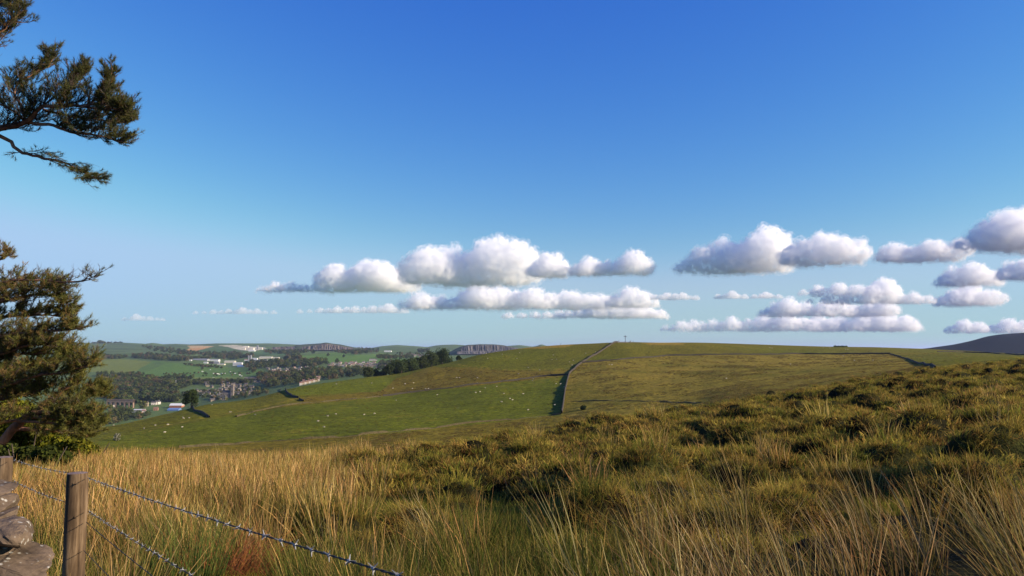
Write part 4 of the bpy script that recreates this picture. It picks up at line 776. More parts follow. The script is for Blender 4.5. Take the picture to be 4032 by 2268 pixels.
for px, py, h in [(692, 1520, 16), (676, 1516, 11), (838, 1497, 9), (842, 1497, 9)]:
    x, y, z = hit(px, py, 1300, 4000); bm = bmesh.new(); bmesh.ops.create_cone(bm, cap_ends=True, segments=8, radius1=0.5, radius2=0.35, depth=h, matrix=Matrix.Translation((0, 0, h / 2))); box(bm, (0, 0, h), (2.4, 0.6, 1.0)); o = obj('floodlight_mast', bm_mesh('floodlight_mast', bm, [M_wh]), None, (x, y, z)); tag(o, {692: 'tallest pale floodlight mast above the town trees', 676: 'shorter pale mast left of the tallest mast', 838: 'left mast of the near pair by the light green strip', 842: 'right mast of the near pair by the light green strip'}[px], 'mast')
# ------------------------------------------------------------------ near pasture: grasses as scattered tufts
def tuft(name, seed, n, h, spread, lean, curl, width, base, tips, segs=3, wind=0.0, mat=None, stiff=1.0):
    r = np.random.default_rng(seed); a = r.uniform(0, 2 * math.pi, n); rad = spread * np.sqrt(r.random(n)); az = a + r.normal(scale=0.7, size=n)
    P0 = np.stack([np.cos(a) * rad, np.sin(a) * rad, np.full(n, -0.06)], -1); out = np.stack([np.cos(az), np.sin(az), 0 * az], -1)
    Lh = h[0] + (h[1] - h[0]) * r.random(n); th0 = np.abs(r.normal(scale=lean, size=n)) + lean * 0.3 * rad / max(spread, 1e-3); cu = curl * (0.4 + 1.2 * r.random(n)); cu = np.where(r.random(n) < 0.10, cu * 3.0 + 0.5, cu)
    side = np.cross(out, np.array([0, 0, 1.0])); tw = r.normal(scale=0.8, size=n)[:, None]; side = side * np.cos(tw) + out * np.sin(tw)
    w = width * (0.65 + 0.7 * r.random(n)); V = np.zeros((n, segs + 1, 2, 3)); C = np.zeros((n, segs + 1, 2, 3)); p = P0.copy()
    tc = np.asarray(tips, float)[r.integers(0, len(tips), n)] * (0.5 + 0.95 * r.random((n, 1))); bc = np.asarray(base, float)[r.integers(0, len(base), n)] * (0.7 + 0.6 * r.random((n, 1)))
    for k in range(segs + 1):
        f = k / segs; ww = w * (1 - f) ** 0.6 if k < segs else w * 0.12
        V[:, k, 0] = p - side * (ww / 2)[:, None]; V[:, k, 1] = p + side * (ww / 2)[:, None]
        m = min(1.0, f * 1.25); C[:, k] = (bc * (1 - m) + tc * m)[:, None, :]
        th = th0 + cu * f ** stiff; d = out * np.sin(th)[:, None] + np.array([0, 0, 1.0]) * np.cos(th)[:, None] + np.array([-1.0, 0.15, -0.25]) * wind * (0.3 + f)
        d /= np.linalg.norm(d, axis=1, keepdims=True); p = p + d * (Lh / segs)[:, None]
    idn = np.arange(n * (segs + 1) * 2).reshape(n, segs + 1, 2); F = np.stack([idn[:, :-1, 0], idn[:, :-1, 1], idn[:, 1:, 1], idn[:, 1:, 0]], -1).reshape(-1, 4)
    return bpy.data.objects.new(name, mesh_np(name, V.reshape(-1, 3), F, 4, [mat], C.reshape(-1, 3)))
M_grass = leafmat('grass_blade', 'Col', 0.42, 0.35, 0.022)
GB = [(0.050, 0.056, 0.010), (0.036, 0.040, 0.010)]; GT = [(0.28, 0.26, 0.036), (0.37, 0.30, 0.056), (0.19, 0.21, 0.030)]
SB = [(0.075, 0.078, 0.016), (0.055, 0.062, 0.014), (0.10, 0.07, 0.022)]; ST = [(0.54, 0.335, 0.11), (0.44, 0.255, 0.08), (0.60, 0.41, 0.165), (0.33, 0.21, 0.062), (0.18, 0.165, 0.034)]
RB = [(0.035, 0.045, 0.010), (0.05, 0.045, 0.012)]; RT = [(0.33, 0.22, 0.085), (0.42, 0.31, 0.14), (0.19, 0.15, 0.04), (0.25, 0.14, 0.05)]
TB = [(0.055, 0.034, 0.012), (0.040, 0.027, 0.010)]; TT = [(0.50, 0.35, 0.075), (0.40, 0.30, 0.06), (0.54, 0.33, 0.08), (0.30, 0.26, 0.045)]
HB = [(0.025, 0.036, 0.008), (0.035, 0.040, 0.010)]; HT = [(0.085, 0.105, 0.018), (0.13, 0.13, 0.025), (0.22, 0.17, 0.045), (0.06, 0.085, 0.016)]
def src(name, objs):
    c = bpy.data.collections.new(name)
    for o in objs: c.objects.link(o)
    return c
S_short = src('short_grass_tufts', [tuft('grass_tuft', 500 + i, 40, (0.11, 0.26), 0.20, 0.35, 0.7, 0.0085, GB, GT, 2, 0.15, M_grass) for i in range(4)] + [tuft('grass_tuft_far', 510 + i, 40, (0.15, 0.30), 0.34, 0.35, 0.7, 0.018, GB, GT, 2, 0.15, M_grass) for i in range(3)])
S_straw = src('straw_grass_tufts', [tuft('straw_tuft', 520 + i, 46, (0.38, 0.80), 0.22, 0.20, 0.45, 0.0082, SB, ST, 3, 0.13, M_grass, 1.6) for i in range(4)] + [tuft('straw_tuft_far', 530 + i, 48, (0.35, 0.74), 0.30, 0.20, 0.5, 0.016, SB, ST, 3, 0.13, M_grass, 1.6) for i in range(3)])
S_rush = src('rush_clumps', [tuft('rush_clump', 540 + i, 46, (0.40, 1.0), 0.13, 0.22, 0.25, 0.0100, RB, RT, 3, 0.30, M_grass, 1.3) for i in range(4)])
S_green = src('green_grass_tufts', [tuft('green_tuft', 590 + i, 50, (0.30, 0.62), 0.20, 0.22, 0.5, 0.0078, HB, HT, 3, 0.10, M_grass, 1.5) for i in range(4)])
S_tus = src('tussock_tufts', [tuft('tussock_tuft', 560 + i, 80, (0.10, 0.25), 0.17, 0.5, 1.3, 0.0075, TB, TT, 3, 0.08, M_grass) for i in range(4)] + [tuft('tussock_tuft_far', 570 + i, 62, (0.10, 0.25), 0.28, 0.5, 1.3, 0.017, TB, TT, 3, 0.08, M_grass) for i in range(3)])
def cand(n, y0, y1, falloff, seed, pxlo=-350, pxhi=4400):
    """random ground points, denser near the viewer"""
    r = np.random.default_rng(seed); Y = np.exp(r.uniform(math.log(y0), math.log(y1), n * 3)); dens = Y ** 2 * np.minimum(1, (8.0 / Y)) ** falloff; keep = r.random(n * 3) < dens / dens.max(); Y = Y[keep]
    px = r.uniform(pxlo, pxhi, len(Y)); X = (px - CXP) / FPX * Y * 1.01; return X, Y, px, r
def dome(X, Y):
    wx = X + 0.35 * fbm(X * 0.9, Y * 0.9, 31, 2); wy = Y + 0.35 * fbm(X * 0.9, Y * 0.9, 37, 2)
    return np.maximum(worley(wx, wy, 1.5, 3), 0.8 * worley(wx + 7, wy, 2.6, 8))
def lay(name, label, cat, X, Y, r, source, nnear, far, smin, smax, tilt=0.12, grow=0.0, sink=0.0, zs=1.0):
    Z = H(X, Y) - sink; n = len(X); rot = np.stack([r.normal(scale=tilt, size=n), r.normal(scale=tilt, size=n), r.uniform(0, 6.28, n)], -1); tot = len(source.objects)
    idx = np.where(Y < far, r.integers(0, nnear, n), nnear + r.integers(0, max(tot - nnear, 1), n) if tot > nnear else r.integers(0, nnear, n))
    s = r.uniform(smin, smax, n) * (1 + grow * np.clip((Y - 15) / 60, 0, 1)); sc = np.stack([s, s, s * zs], -1)
    return scatter_object(name, label, cat, np.stack([X, Y, Z], -1), rot, sc, source, idx)
def clear_view(X, Y):
    """bare patch at the russet mound, trodden down towards the wall"""
    x0, y0, _ = unproj(875, 2170, 7.2); return ~((np.hypot(X - x0, Y - y0) < 0.75) | ((np.abs(X - x0 * Y / y0) < 0.55) & (Y < y0) & (Y > 2.0)))
# wind rotation: tufts lean to the left, so their own turn about z stays small
def lay_lean(name, label, cat, X, Y, r, source, nnear, far, smin, smax, lean=0.1, ztwist=0.5):
    Z = H(X, Y); n = len(X); rot = np.stack([r.normal(scale=0.13, size=n), r.normal(scale=0.13, size=n) - lean, r.normal(scale=ztwist, size=n)], -1); tot = len(source.objects)
    idx = np.where(Y < far, r.integers(0, nnear, n), nnear + r.integers(0, max(tot - nnear, 1), n) if tot > nnear else r.integers(0, nnear, n)); s = r.uniform(smin, smax, n)
    return scatter_object(name, label, cat, np.stack([X, Y, Z], -1), rot, np.stack([s, s, s], -1), source, idx)
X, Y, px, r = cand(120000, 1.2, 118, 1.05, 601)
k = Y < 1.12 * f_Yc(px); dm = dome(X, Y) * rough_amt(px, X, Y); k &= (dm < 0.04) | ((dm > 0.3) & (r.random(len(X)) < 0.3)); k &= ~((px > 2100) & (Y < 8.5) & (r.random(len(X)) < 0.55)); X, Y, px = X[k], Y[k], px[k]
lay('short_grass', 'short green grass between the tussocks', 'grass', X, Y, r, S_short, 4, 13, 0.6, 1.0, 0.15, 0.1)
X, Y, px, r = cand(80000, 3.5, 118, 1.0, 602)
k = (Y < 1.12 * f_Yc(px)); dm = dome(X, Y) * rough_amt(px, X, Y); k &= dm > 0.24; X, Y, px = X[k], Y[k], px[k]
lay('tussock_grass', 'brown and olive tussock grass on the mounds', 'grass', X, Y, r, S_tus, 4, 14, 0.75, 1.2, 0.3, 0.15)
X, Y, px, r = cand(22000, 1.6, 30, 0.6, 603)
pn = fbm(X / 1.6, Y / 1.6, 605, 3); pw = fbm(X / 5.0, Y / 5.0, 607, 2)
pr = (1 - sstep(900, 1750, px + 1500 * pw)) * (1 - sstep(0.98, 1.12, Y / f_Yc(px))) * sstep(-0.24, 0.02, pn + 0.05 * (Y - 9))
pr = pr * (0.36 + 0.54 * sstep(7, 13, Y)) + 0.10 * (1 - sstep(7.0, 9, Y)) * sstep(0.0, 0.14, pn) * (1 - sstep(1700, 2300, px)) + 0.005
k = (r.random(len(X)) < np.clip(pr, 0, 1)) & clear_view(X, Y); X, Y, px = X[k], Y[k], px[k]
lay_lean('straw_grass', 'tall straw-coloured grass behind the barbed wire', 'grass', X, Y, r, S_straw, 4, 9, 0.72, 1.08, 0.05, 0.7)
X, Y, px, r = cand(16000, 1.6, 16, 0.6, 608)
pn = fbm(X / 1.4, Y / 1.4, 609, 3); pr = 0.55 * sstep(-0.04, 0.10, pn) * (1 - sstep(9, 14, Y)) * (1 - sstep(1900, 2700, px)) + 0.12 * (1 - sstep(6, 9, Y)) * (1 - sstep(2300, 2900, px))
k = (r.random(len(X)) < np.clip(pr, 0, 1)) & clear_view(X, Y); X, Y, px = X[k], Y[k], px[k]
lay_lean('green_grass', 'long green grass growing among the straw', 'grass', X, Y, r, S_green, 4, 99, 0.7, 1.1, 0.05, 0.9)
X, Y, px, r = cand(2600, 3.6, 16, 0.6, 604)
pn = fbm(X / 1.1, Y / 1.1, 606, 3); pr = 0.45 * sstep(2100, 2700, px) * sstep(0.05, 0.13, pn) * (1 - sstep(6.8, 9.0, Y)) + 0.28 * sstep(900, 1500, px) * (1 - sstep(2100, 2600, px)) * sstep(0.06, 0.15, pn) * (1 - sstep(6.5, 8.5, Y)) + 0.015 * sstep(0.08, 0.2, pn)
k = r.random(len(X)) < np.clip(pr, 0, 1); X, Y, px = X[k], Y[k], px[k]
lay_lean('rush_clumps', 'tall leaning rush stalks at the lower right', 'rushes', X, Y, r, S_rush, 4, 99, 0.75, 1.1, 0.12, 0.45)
# rough tufts over the moor field and hillside
S_moor = src('moor_tufts', [tuft('moor_tuft', 580 + i, 44, (0.25, 0.60), 0.55, 0.5, 1.0, 0.05, [(0.06, 0.045, 0.014)], [(0.30, 0.205, 0.075), (0.22, 0.16, 0.05), (0.15, 0.12, 0.03)], 2, 0.1, M_grass) for i in range(4)])
r = np.random.default_rng(610); n = 90000; Y = np.exp(r.uniform(math.log(190), math.log(830), n)); px = r.uniform(1000, 3800, n); X = (px - CXP) / FPX * Y; Z = H(X, Y); ppx, ppy = proj(X, Y, Z); inm = inpoly(ppx, ppy, F_MOOR); inl = inpoly(ppx, ppy, F_LOW) | inpoly(ppx, ppy, F_BROWN)
pn = fbm(X / 14, Y / 26, 611, 3); k = ((inm & (pn > -0.03 + 0.15 * r.random(n))) | (inl & (pn > 0.05)) | (r.random(n) < 0.035)) & (Y < f_Ye(ppx))
X, Y, Z = X[k], Y[k], Z[k]; s = r.uniform(0.5, 1.35, len(X)) * np.clip(Y / 420, 0.8, 1.4)
scatter_object('moor_tufts', 'rough straw tufts dotted over the moor field', 'grass', np.stack([X, Y, Z], -1), np.stack([0 * X, 0 * X, r.uniform(0, 6.28, len(X))], -1), np.stack([s, s, s * 0.8], -1), S_moor)
# single features: russet mound of dead grass, dark rush clump, bent stalk
def tuft_thing(name, label, cat, px, py, Yd, o, s):
    x, y, _ = unproj(px, py, Yd); COL.objects.link(o); o.name = name; o.location = (x, y, Hs(x, y)); o.scale = s; tag(o, label, cat); o['kind'] = 'stuff'; return o
M_rus = leafmat('russet_blade', 'Col', 0.3, 0.05, 0.0)
tuft_thing('dead_grass_mound', 'russet mound of dead matted grass beside the barbed wire', 'grass', 875, 2170, 7.2, tuft('dead_grass_mound', 620, 1300, (0.3, 0.6), 0.32, 0.7, 1.9, 0.006, [(0.06, 0.022, 0.01)], [(0.46, 0.16, 0.055), (0.54, 0.23, 0.08), (0.34, 0.12, 0.045)], 4, 0.1, M_rus), (1.2, 1.2, 1.5))
tuft_thing('green_rush_clump', 'dark green rush clump between fence post and russet mound', 'rushes', 735, 2150, 6.2, tuft('green_rush_clump', 621, 420, (0.5, 0.85), 0.26, 0.18, 0.25, 0.006, [(0.03, 0.05, 0.012)], [(0.10, 0.15, 0.03), (0.08, 0.12, 0.03), (0.2, 0.2, 0.05)], 3, 0.05, M_rus), (1, 1, 1))
# ------------------------------------------------------------------ wire fence
def noise_mat(name, c1, c2, c3, scale, stretch, rough=0.85, bump=0.004):
    m, nt, out = newmat(name); p = N(nt, 'ShaderNodeBsdfPrincipled'); p.inputs['Roughness'].default_value = rough; p.inputs['Specular IOR Level'].default_value = 0.2
    tc = N(nt, 'ShaderNodeTexCoord'); mp = N(nt, 'ShaderNodeMapping'); mp.inputs['Scale'].default_value = stretch; L(nt, tc.outputs['Object'], mp.inputs[0])
    no = N(nt, 'ShaderNodeTexNoise'); no.inputs['Scale'].default_value = scale; no.inputs['Detail'].default_value = 10; no.inputs['Roughness'].default_value = 0.65; L(nt, mp.outputs[0], no.inputs['Vector'])
    cr = N(nt, 'ShaderNodeValToRGB'); e = cr.color_ramp.elements; e[0].position = 0.32; e[0].color = (*c1, 1); e[1].position = 0.68; e[1].color = (*c3, 1); x = e.new(0.5); x.color = (*c2, 1)
    L(nt, no.outputs[0], cr.inputs[0]); L(nt, cr.outputs[0], p.inputs['Base Color']); b = N(nt, 'ShaderNodeBump'); b.inputs['Strength'].default_value = 0.8; b.inputs['Distance'].default_value = bump; L(nt, no.outputs[0], b.inputs['Height']); L(nt, b.outputs[0], p.inputs['Normal']); L(nt, p.outputs[0], out.inputs['Surface']); return m
M_post = noise_mat('weathered_post', (0.022, 0.014, 0.008), (0.085, 0.054, 0.029), (0.21, 0.145, 0.085), 26.0, (1, 1, 0.10))
M_end = noise_mat('post_end_grain', (0.09, 0.06, 0.05), (0.17, 0.12, 0.10), (0.25, 0.19, 0.16), 40.0, (1, 1, 1))
M_gap = plain('split_dark', (0.012, 0.009, 0.007), 0.95, 0.1)
M_wire = plain('galvanised_wire', (0.035, 0.033, 0.031), 0.6, 0.3, 60.0, 0, 0.2, 0.0)
M_barb = plain('bright_barb', (0.24, 0.235, 0.225), 0.5, 0.2, 60.0, 0, 0.2, 0.0)
def post(parent, top, bottom, rad, seed, crack):
    r = np.random.default_rng(seed); top = np.array(top); bottom = np.array(bottom); n = 60; m = 30; V = []; F = []
    for k in range(m):
        f = k / (m - 1.0); c = bottom + (top - bottom) * f
        for j in range(n):
            a = 2 * math.pi * j / n; rr = rad * (1 + 0.035 * math.sin(3 * a + seed) + 0.05 * (vnoise(np.array([a * 1.6]), np.array([f * 9.0]), seed)[0] - 0.5) + 0.05 * (1 - f))
            if k == m - 1: rr *= 0.95
            da = (a - crack + math.pi) % (2 * math.pi) - math.pi
            if abs(da) < 0.06 and f > 0.12: rr *= 0.80
            V.append(c + np.array([math.cos(a) * rr, math.sin(a) * rr, 0]))
        if k:
            for j in range(n): b = (k - 1) * n; F.append((b + j, b + (j + 1) % n, b + n + (j + 1) % n, b + n + j))
    V = np.array(V) - bottom; o = obj('post', mesh_np('post', V, np.array(F), 4, [M_post], None, True), parent, tuple(bottom))
    bm = bmesh.new(); vs = [bm.verts.new(V[(m - 1) * n + j]) for j in range(n)]; ctr = bm.verts.new((top - bottom) + np.array([0, 0, 0.006]))
    for j in range(n): bm.faces.new([vs[j], vs[(j + 1) % n], ctr])
    obj('post_top', bm_mesh('post_top', bm, [M_end]), o); return o
fe = empty('wire_fence', (-2.21, 3.9, -1.75)); tag(fe, 'barbed wire fence on round weathered wooden posts at lower left', 'fence'); FO = np.array([-2.21, 3.9, -1.75])
def pt(px, py, Y): return np.array(unproj(px, py, Y))
P1t = pt(305, 1862, 3.9); P1b = pt(288, 2268, 3.9); P1b = P1t + (P1b - P1t) * 2.35
P0t = pt(12, 1800, 4.9); P0b = P0t + np.array([0.0, 0, -1.3]); P2t = np.array([0.30, 0.40, -0.16]); P2b = P2t + np.array([0, 0, -1.6])
post(fe, P1t - FO, P1b - FO, 0.049, 1, -0.72); post(fe, P0t - FO, P0b - FO, 0.055, 2, -1.4); post(fe, P2t - FO, P2b - FO, 0.053, 3, -1.0)
bm = bmesh.new()
for k in range(4):
    a = math.pi / 4 + k * math.pi / 2; d = Vector((math.cos(a) * 0.012, 0.005 * (-1) ** k, math.sin(a) * 0.012))
    for s in (0,):
        q = d.to_track_quat('Z', 'Y'); bmesh.ops.create_cone(bm, cap_ends=True, segments=4, radius1=0.0017, radius2=0.0006, depth=d.length, matrix=Matrix.Translation(d / 2) @ q.to_matrix().to_4x4())
bmesh.ops.create_cone(bm, cap_ends=True, segments=6, radius1=0.0028, radius2=0.0028, depth=0.010, matrix=Matrix.Rotation(math.pi / 2, 4, 'Y'))
BARB = bm_mesh('barb', bm, [M_barb])
def wire(a, b, sag, barbed, seed, turn=0.055):
    a = np.array(a) - FO; b = np.array(b) - FO; Lw = np.linalg.norm(b - a); n = int(Lw / (0.012 if barbed else 0.05)); V = []; F = []; d = (b - a) / Lw; s = np.cross(d, [0, 0, 1.0]); s /= np.linalg.norm(s); u = np.cross(s, d)
    def p(f): return a + (b - a) * f + np.array([0, 0, -sag * 4 * f * (1 - f)])
    if barbed:
        for ph in (0, math.pi): tube(V, F, [p(k / n) + (s * math.cos(ph + 2 * math.pi * k * Lw / n / turn) + u * math.sin(ph + 2 * math.pi * k * Lw / n / turn)) * 0.0012 for k in range(n + 1)], [0.0011] * (n + 1), 4)
    else: tube(V, F, [p(k / n) for k in range(n + 1)], [0.0016] * (n + 1), 5)
    w = obj('barbed_wire' if barbed else 'plain_wire', mesh_np('wire', np.array(V), np.array(F), 4, [M_wire], None, True), fe)
    if barbed:
        r = random.Random(seed); t = 0.06; ang = math.atan2(d[1], d[0])
        while t < Lw - 0.03:
            q = p(t / Lw); o = obj('barb', BARB, w, tuple(q)); o.rotation_euler = (r.uniform(0, 3), r.uniform(-0.3, 0.3), ang + r.uniform(-0.3, 0.3)); t += r.uniform(0.08, 0.108)
    return w
def along(px, py, Y): return pt(px, py, Y)
A1 = pt(346, 1882, 3.88); A2 = pt(346, 2012, 3.88); A3 = pt(340, 2056, 3.88); A4 = pt(330, 2168, 3.88)
dirw = np.array([2.51, -3.5, 0.40])
B = lambda A, dz=0: A + dirw * 0.98 + np.array([0, 0, dz])
wire(A1, B(A1), 0.012, True, 1); wire(A2, B(A2, -0.02), 0.012, True, 2); wire(A3, B(A3, -0.05), 0.02, False, 3); wire(A4, B(A4, -0.02), 0.02, False, 4)
L0 = pt(50, 1810, 4.86); L1 = pt(50, 1892, 4.86); wire(L0, pt(268, 1862, 3.92), 0.008, True, 5); wire(L1, pt(254, 1976, 3.92), 0.008, True, 6)
# ------------------------------------------------------------------ dry stone wall in the corner
def stone_mat():
    m, nt, out = newmat('lichened_gritstone'); p = N(nt, 'ShaderNodeBsdfPrincipled'); p.inputs['Roughness'].default_value = 0.95; p.inputs['Specular IOR Level'].default_value = 0.1
    tc = N(nt, 'ShaderNodeTexCoord'); oi = N(nt, 'ShaderNodeObjectInfo'); ad = N(nt, 'ShaderNodeVectorMath', operation='ADD'); L(nt, tc.outputs['Object'], ad.inputs[0]); L(nt, oi.outputs['Random'], ad.inputs[1])
    n1 = N(nt, 'ShaderNodeTexNoise'); n1.inputs['Scale'].default_value = 9; n1.inputs['Detail'].default_value = 9; n1.inputs['Roughness'].default_value = 0.65; L(nt, ad.outputs[0], n1.inputs['Vector'])
    cr = N(nt, 'ShaderNodeValToRGB'); e = cr.color_ramp.elements; e[0].position = 0.3; e[0].color = (0.042, 0.030, 0.020, 1); e[1].position = 0.7; e[1].color = (0.18, 0.13, 0.088, 1); L(nt, n1.outputs[0], cr.inputs[0])
    v = N(nt, 'ShaderNodeTexVoronoi'); v.inputs['Scale'].default_value = 32; L(nt, ad.outputs[0], v.inputs['Vector']); n2 = N(nt, 'ShaderNodeTexNoise'); n2.inputs['Scale'].default_value = 14; n2.inputs['Detail'].default_value = 6; L(nt, ad.outputs[0], n2.inputs['Vector'])
    sb = N(nt, 'ShaderNodeMath', operation='SUBTRACT'); L(nt, n2.outputs[0], sb.inputs[0]); L(nt, v.outputs['Distance'], sb.inputs[1])
    mr = N(nt, 'ShaderNodeMapRange'); mr.inputs[1].default_value = 0.27; mr.inputs[2].default_value = 0.42; L(nt, sb.outputs[0], mr.inputs[0])
    mx = N(nt, 'ShaderNodeMix', data_type='RGBA'); L(nt, mr.outputs[0], mx.inputs[0]); L(nt, cr.outputs[0], mx.inputs[6]); mx.inputs[7].default_value = (0.36, 0.34, 0.29, 1); L(nt, mx.outputs[2], p.inputs['Base Color'])
    b = N(nt, 'ShaderNodeBump'); b.inputs['Strength'].default_value = 1.0; b.inputs['Distance'].default_value = 0.012; L(nt, n1.outputs[0], b.inputs['Height']); L(nt, b.outputs[0], p.inputs['Normal']); L(nt, p.outputs[0], out.inputs['Surface']); return m
M_st = stone_mat()
def stone_mesh(seed, sx, sy, sz):
    bm = bmesh.new(); bmesh.ops.create_cube(bm, size=1); bmesh.ops.subdivide_edges(bm, edges=bm.edges, cuts=11, use_grid_fill=True); r = np.random.default_rng(seed); ph = r.uniform(0, 50, 3)
    C = np.array([v.co for v in bm.verts]); ph = r.uniform(0, 50, 3); nrm = C / np.linalg.norm(C, axis=1, keepdims=True) * 0.62; Q = C * 0.72 + nrm * 0.28
    for k in range(9):                                   # chipped facets
        d = r.normal(size=3); d /= np.linalg.norm(d); over = np.maximum(Q @ d - r.uniform(0.33, 0.45), 0); Q = Q - over[:, None] * d * 0.85
    n1 = fbm(C[:, 0] * 2.2 + ph[0] + C[:, 2], C[:, 1] * 2.2 + ph[1] - C[:, 2] * 1.3, seed, 3); n2 = fbm(C[:, 0] * 8 + ph[2] + C[:, 2] * 5, C[:, 1] * 8 + C[:, 2] * 6.1, seed + 3, 3); Q = Q * (1 + 0.28 * n1 + 0.10 * n2)[:, None]
    for v, q in zip(bm.verts, Q): v.co = q
    for v in bm.verts: v.co = Vector((v.co.x * sx, v.co.y * sy, v.co.z * sz))
    return bm_mesh('stone', bm, [M_st], False)
dw = empty('dry_stone_wall', (-2.2, 3.0, -1.75)); tag(dw, 'tumbled end of a lichened dry stone wall in the lower left corner', 'stone wall'); DO = np.array([-2.2, 3.0, -1.75])
def stone(px, py, Y, wpx, hpx, dep, seed, rot=(0, 0, 0)):
    s = Y / FPX; c = pt(px, py, Y) - DO; o = obj('stone', stone_mesh(seed, wpx * s, dep, hpx * s), dw, tuple(c)); o.rotation_euler = rot; return o
stone(20, 2245, 2.8, 350, 140, 0.32, 31, (0.12, 0.10, 0.0)); stone(38, 2092, 2.85, 165, 92, 0.30, 32, (0, 0.25, 0.3)); stone(-6, 2046, 2.95, 105, 66, 0.26, 33, (0.1, -0.05, 0.1)); stone(-14, 1985, 3.0, 118, 62, 0.26, 34, (0, 0.05, 0)); stone(-40, 1940, 3.05, 130, 66, 0.28, 35, (0, 0.42, 0.2))
rw = random.Random(9)
for c in range(5):
    for k in range(4):
        stone(-90 - k * 190 + rw.uniform(-30, 30) - (c % 2) * 60, 2330 - c * 85 + rw.uniform(-12, 12), 2.95 + 0.04 * c + rw.uniform(-0.1, 0.1), rw.uniform(170, 240), rw.uniform(78, 105), 0.32, 40 + (c * 4 + k) % 9, (rw.uniform(-.1, .1), rw.uniform(-.12, .12), rw.uniform(-.2, .2)))
for k in range(6):
    stone(0 - k * 150 + rw.uniform(-20, 20), 2400, 2.75 + rw.uniform(-0.1, 0.1), rw.uniform(200, 260), 150, 0.34, 50 + k, (rw.uniform(-.1, .1), rw.uniform(-.1, .1), 0)); stone(0 - k * 160, 2560, 2.7, rw.uniform(220, 280), 180, 0.36, 50 + (k + 2) % 6, (0, 0, rw.uniform(-.2, .2)))
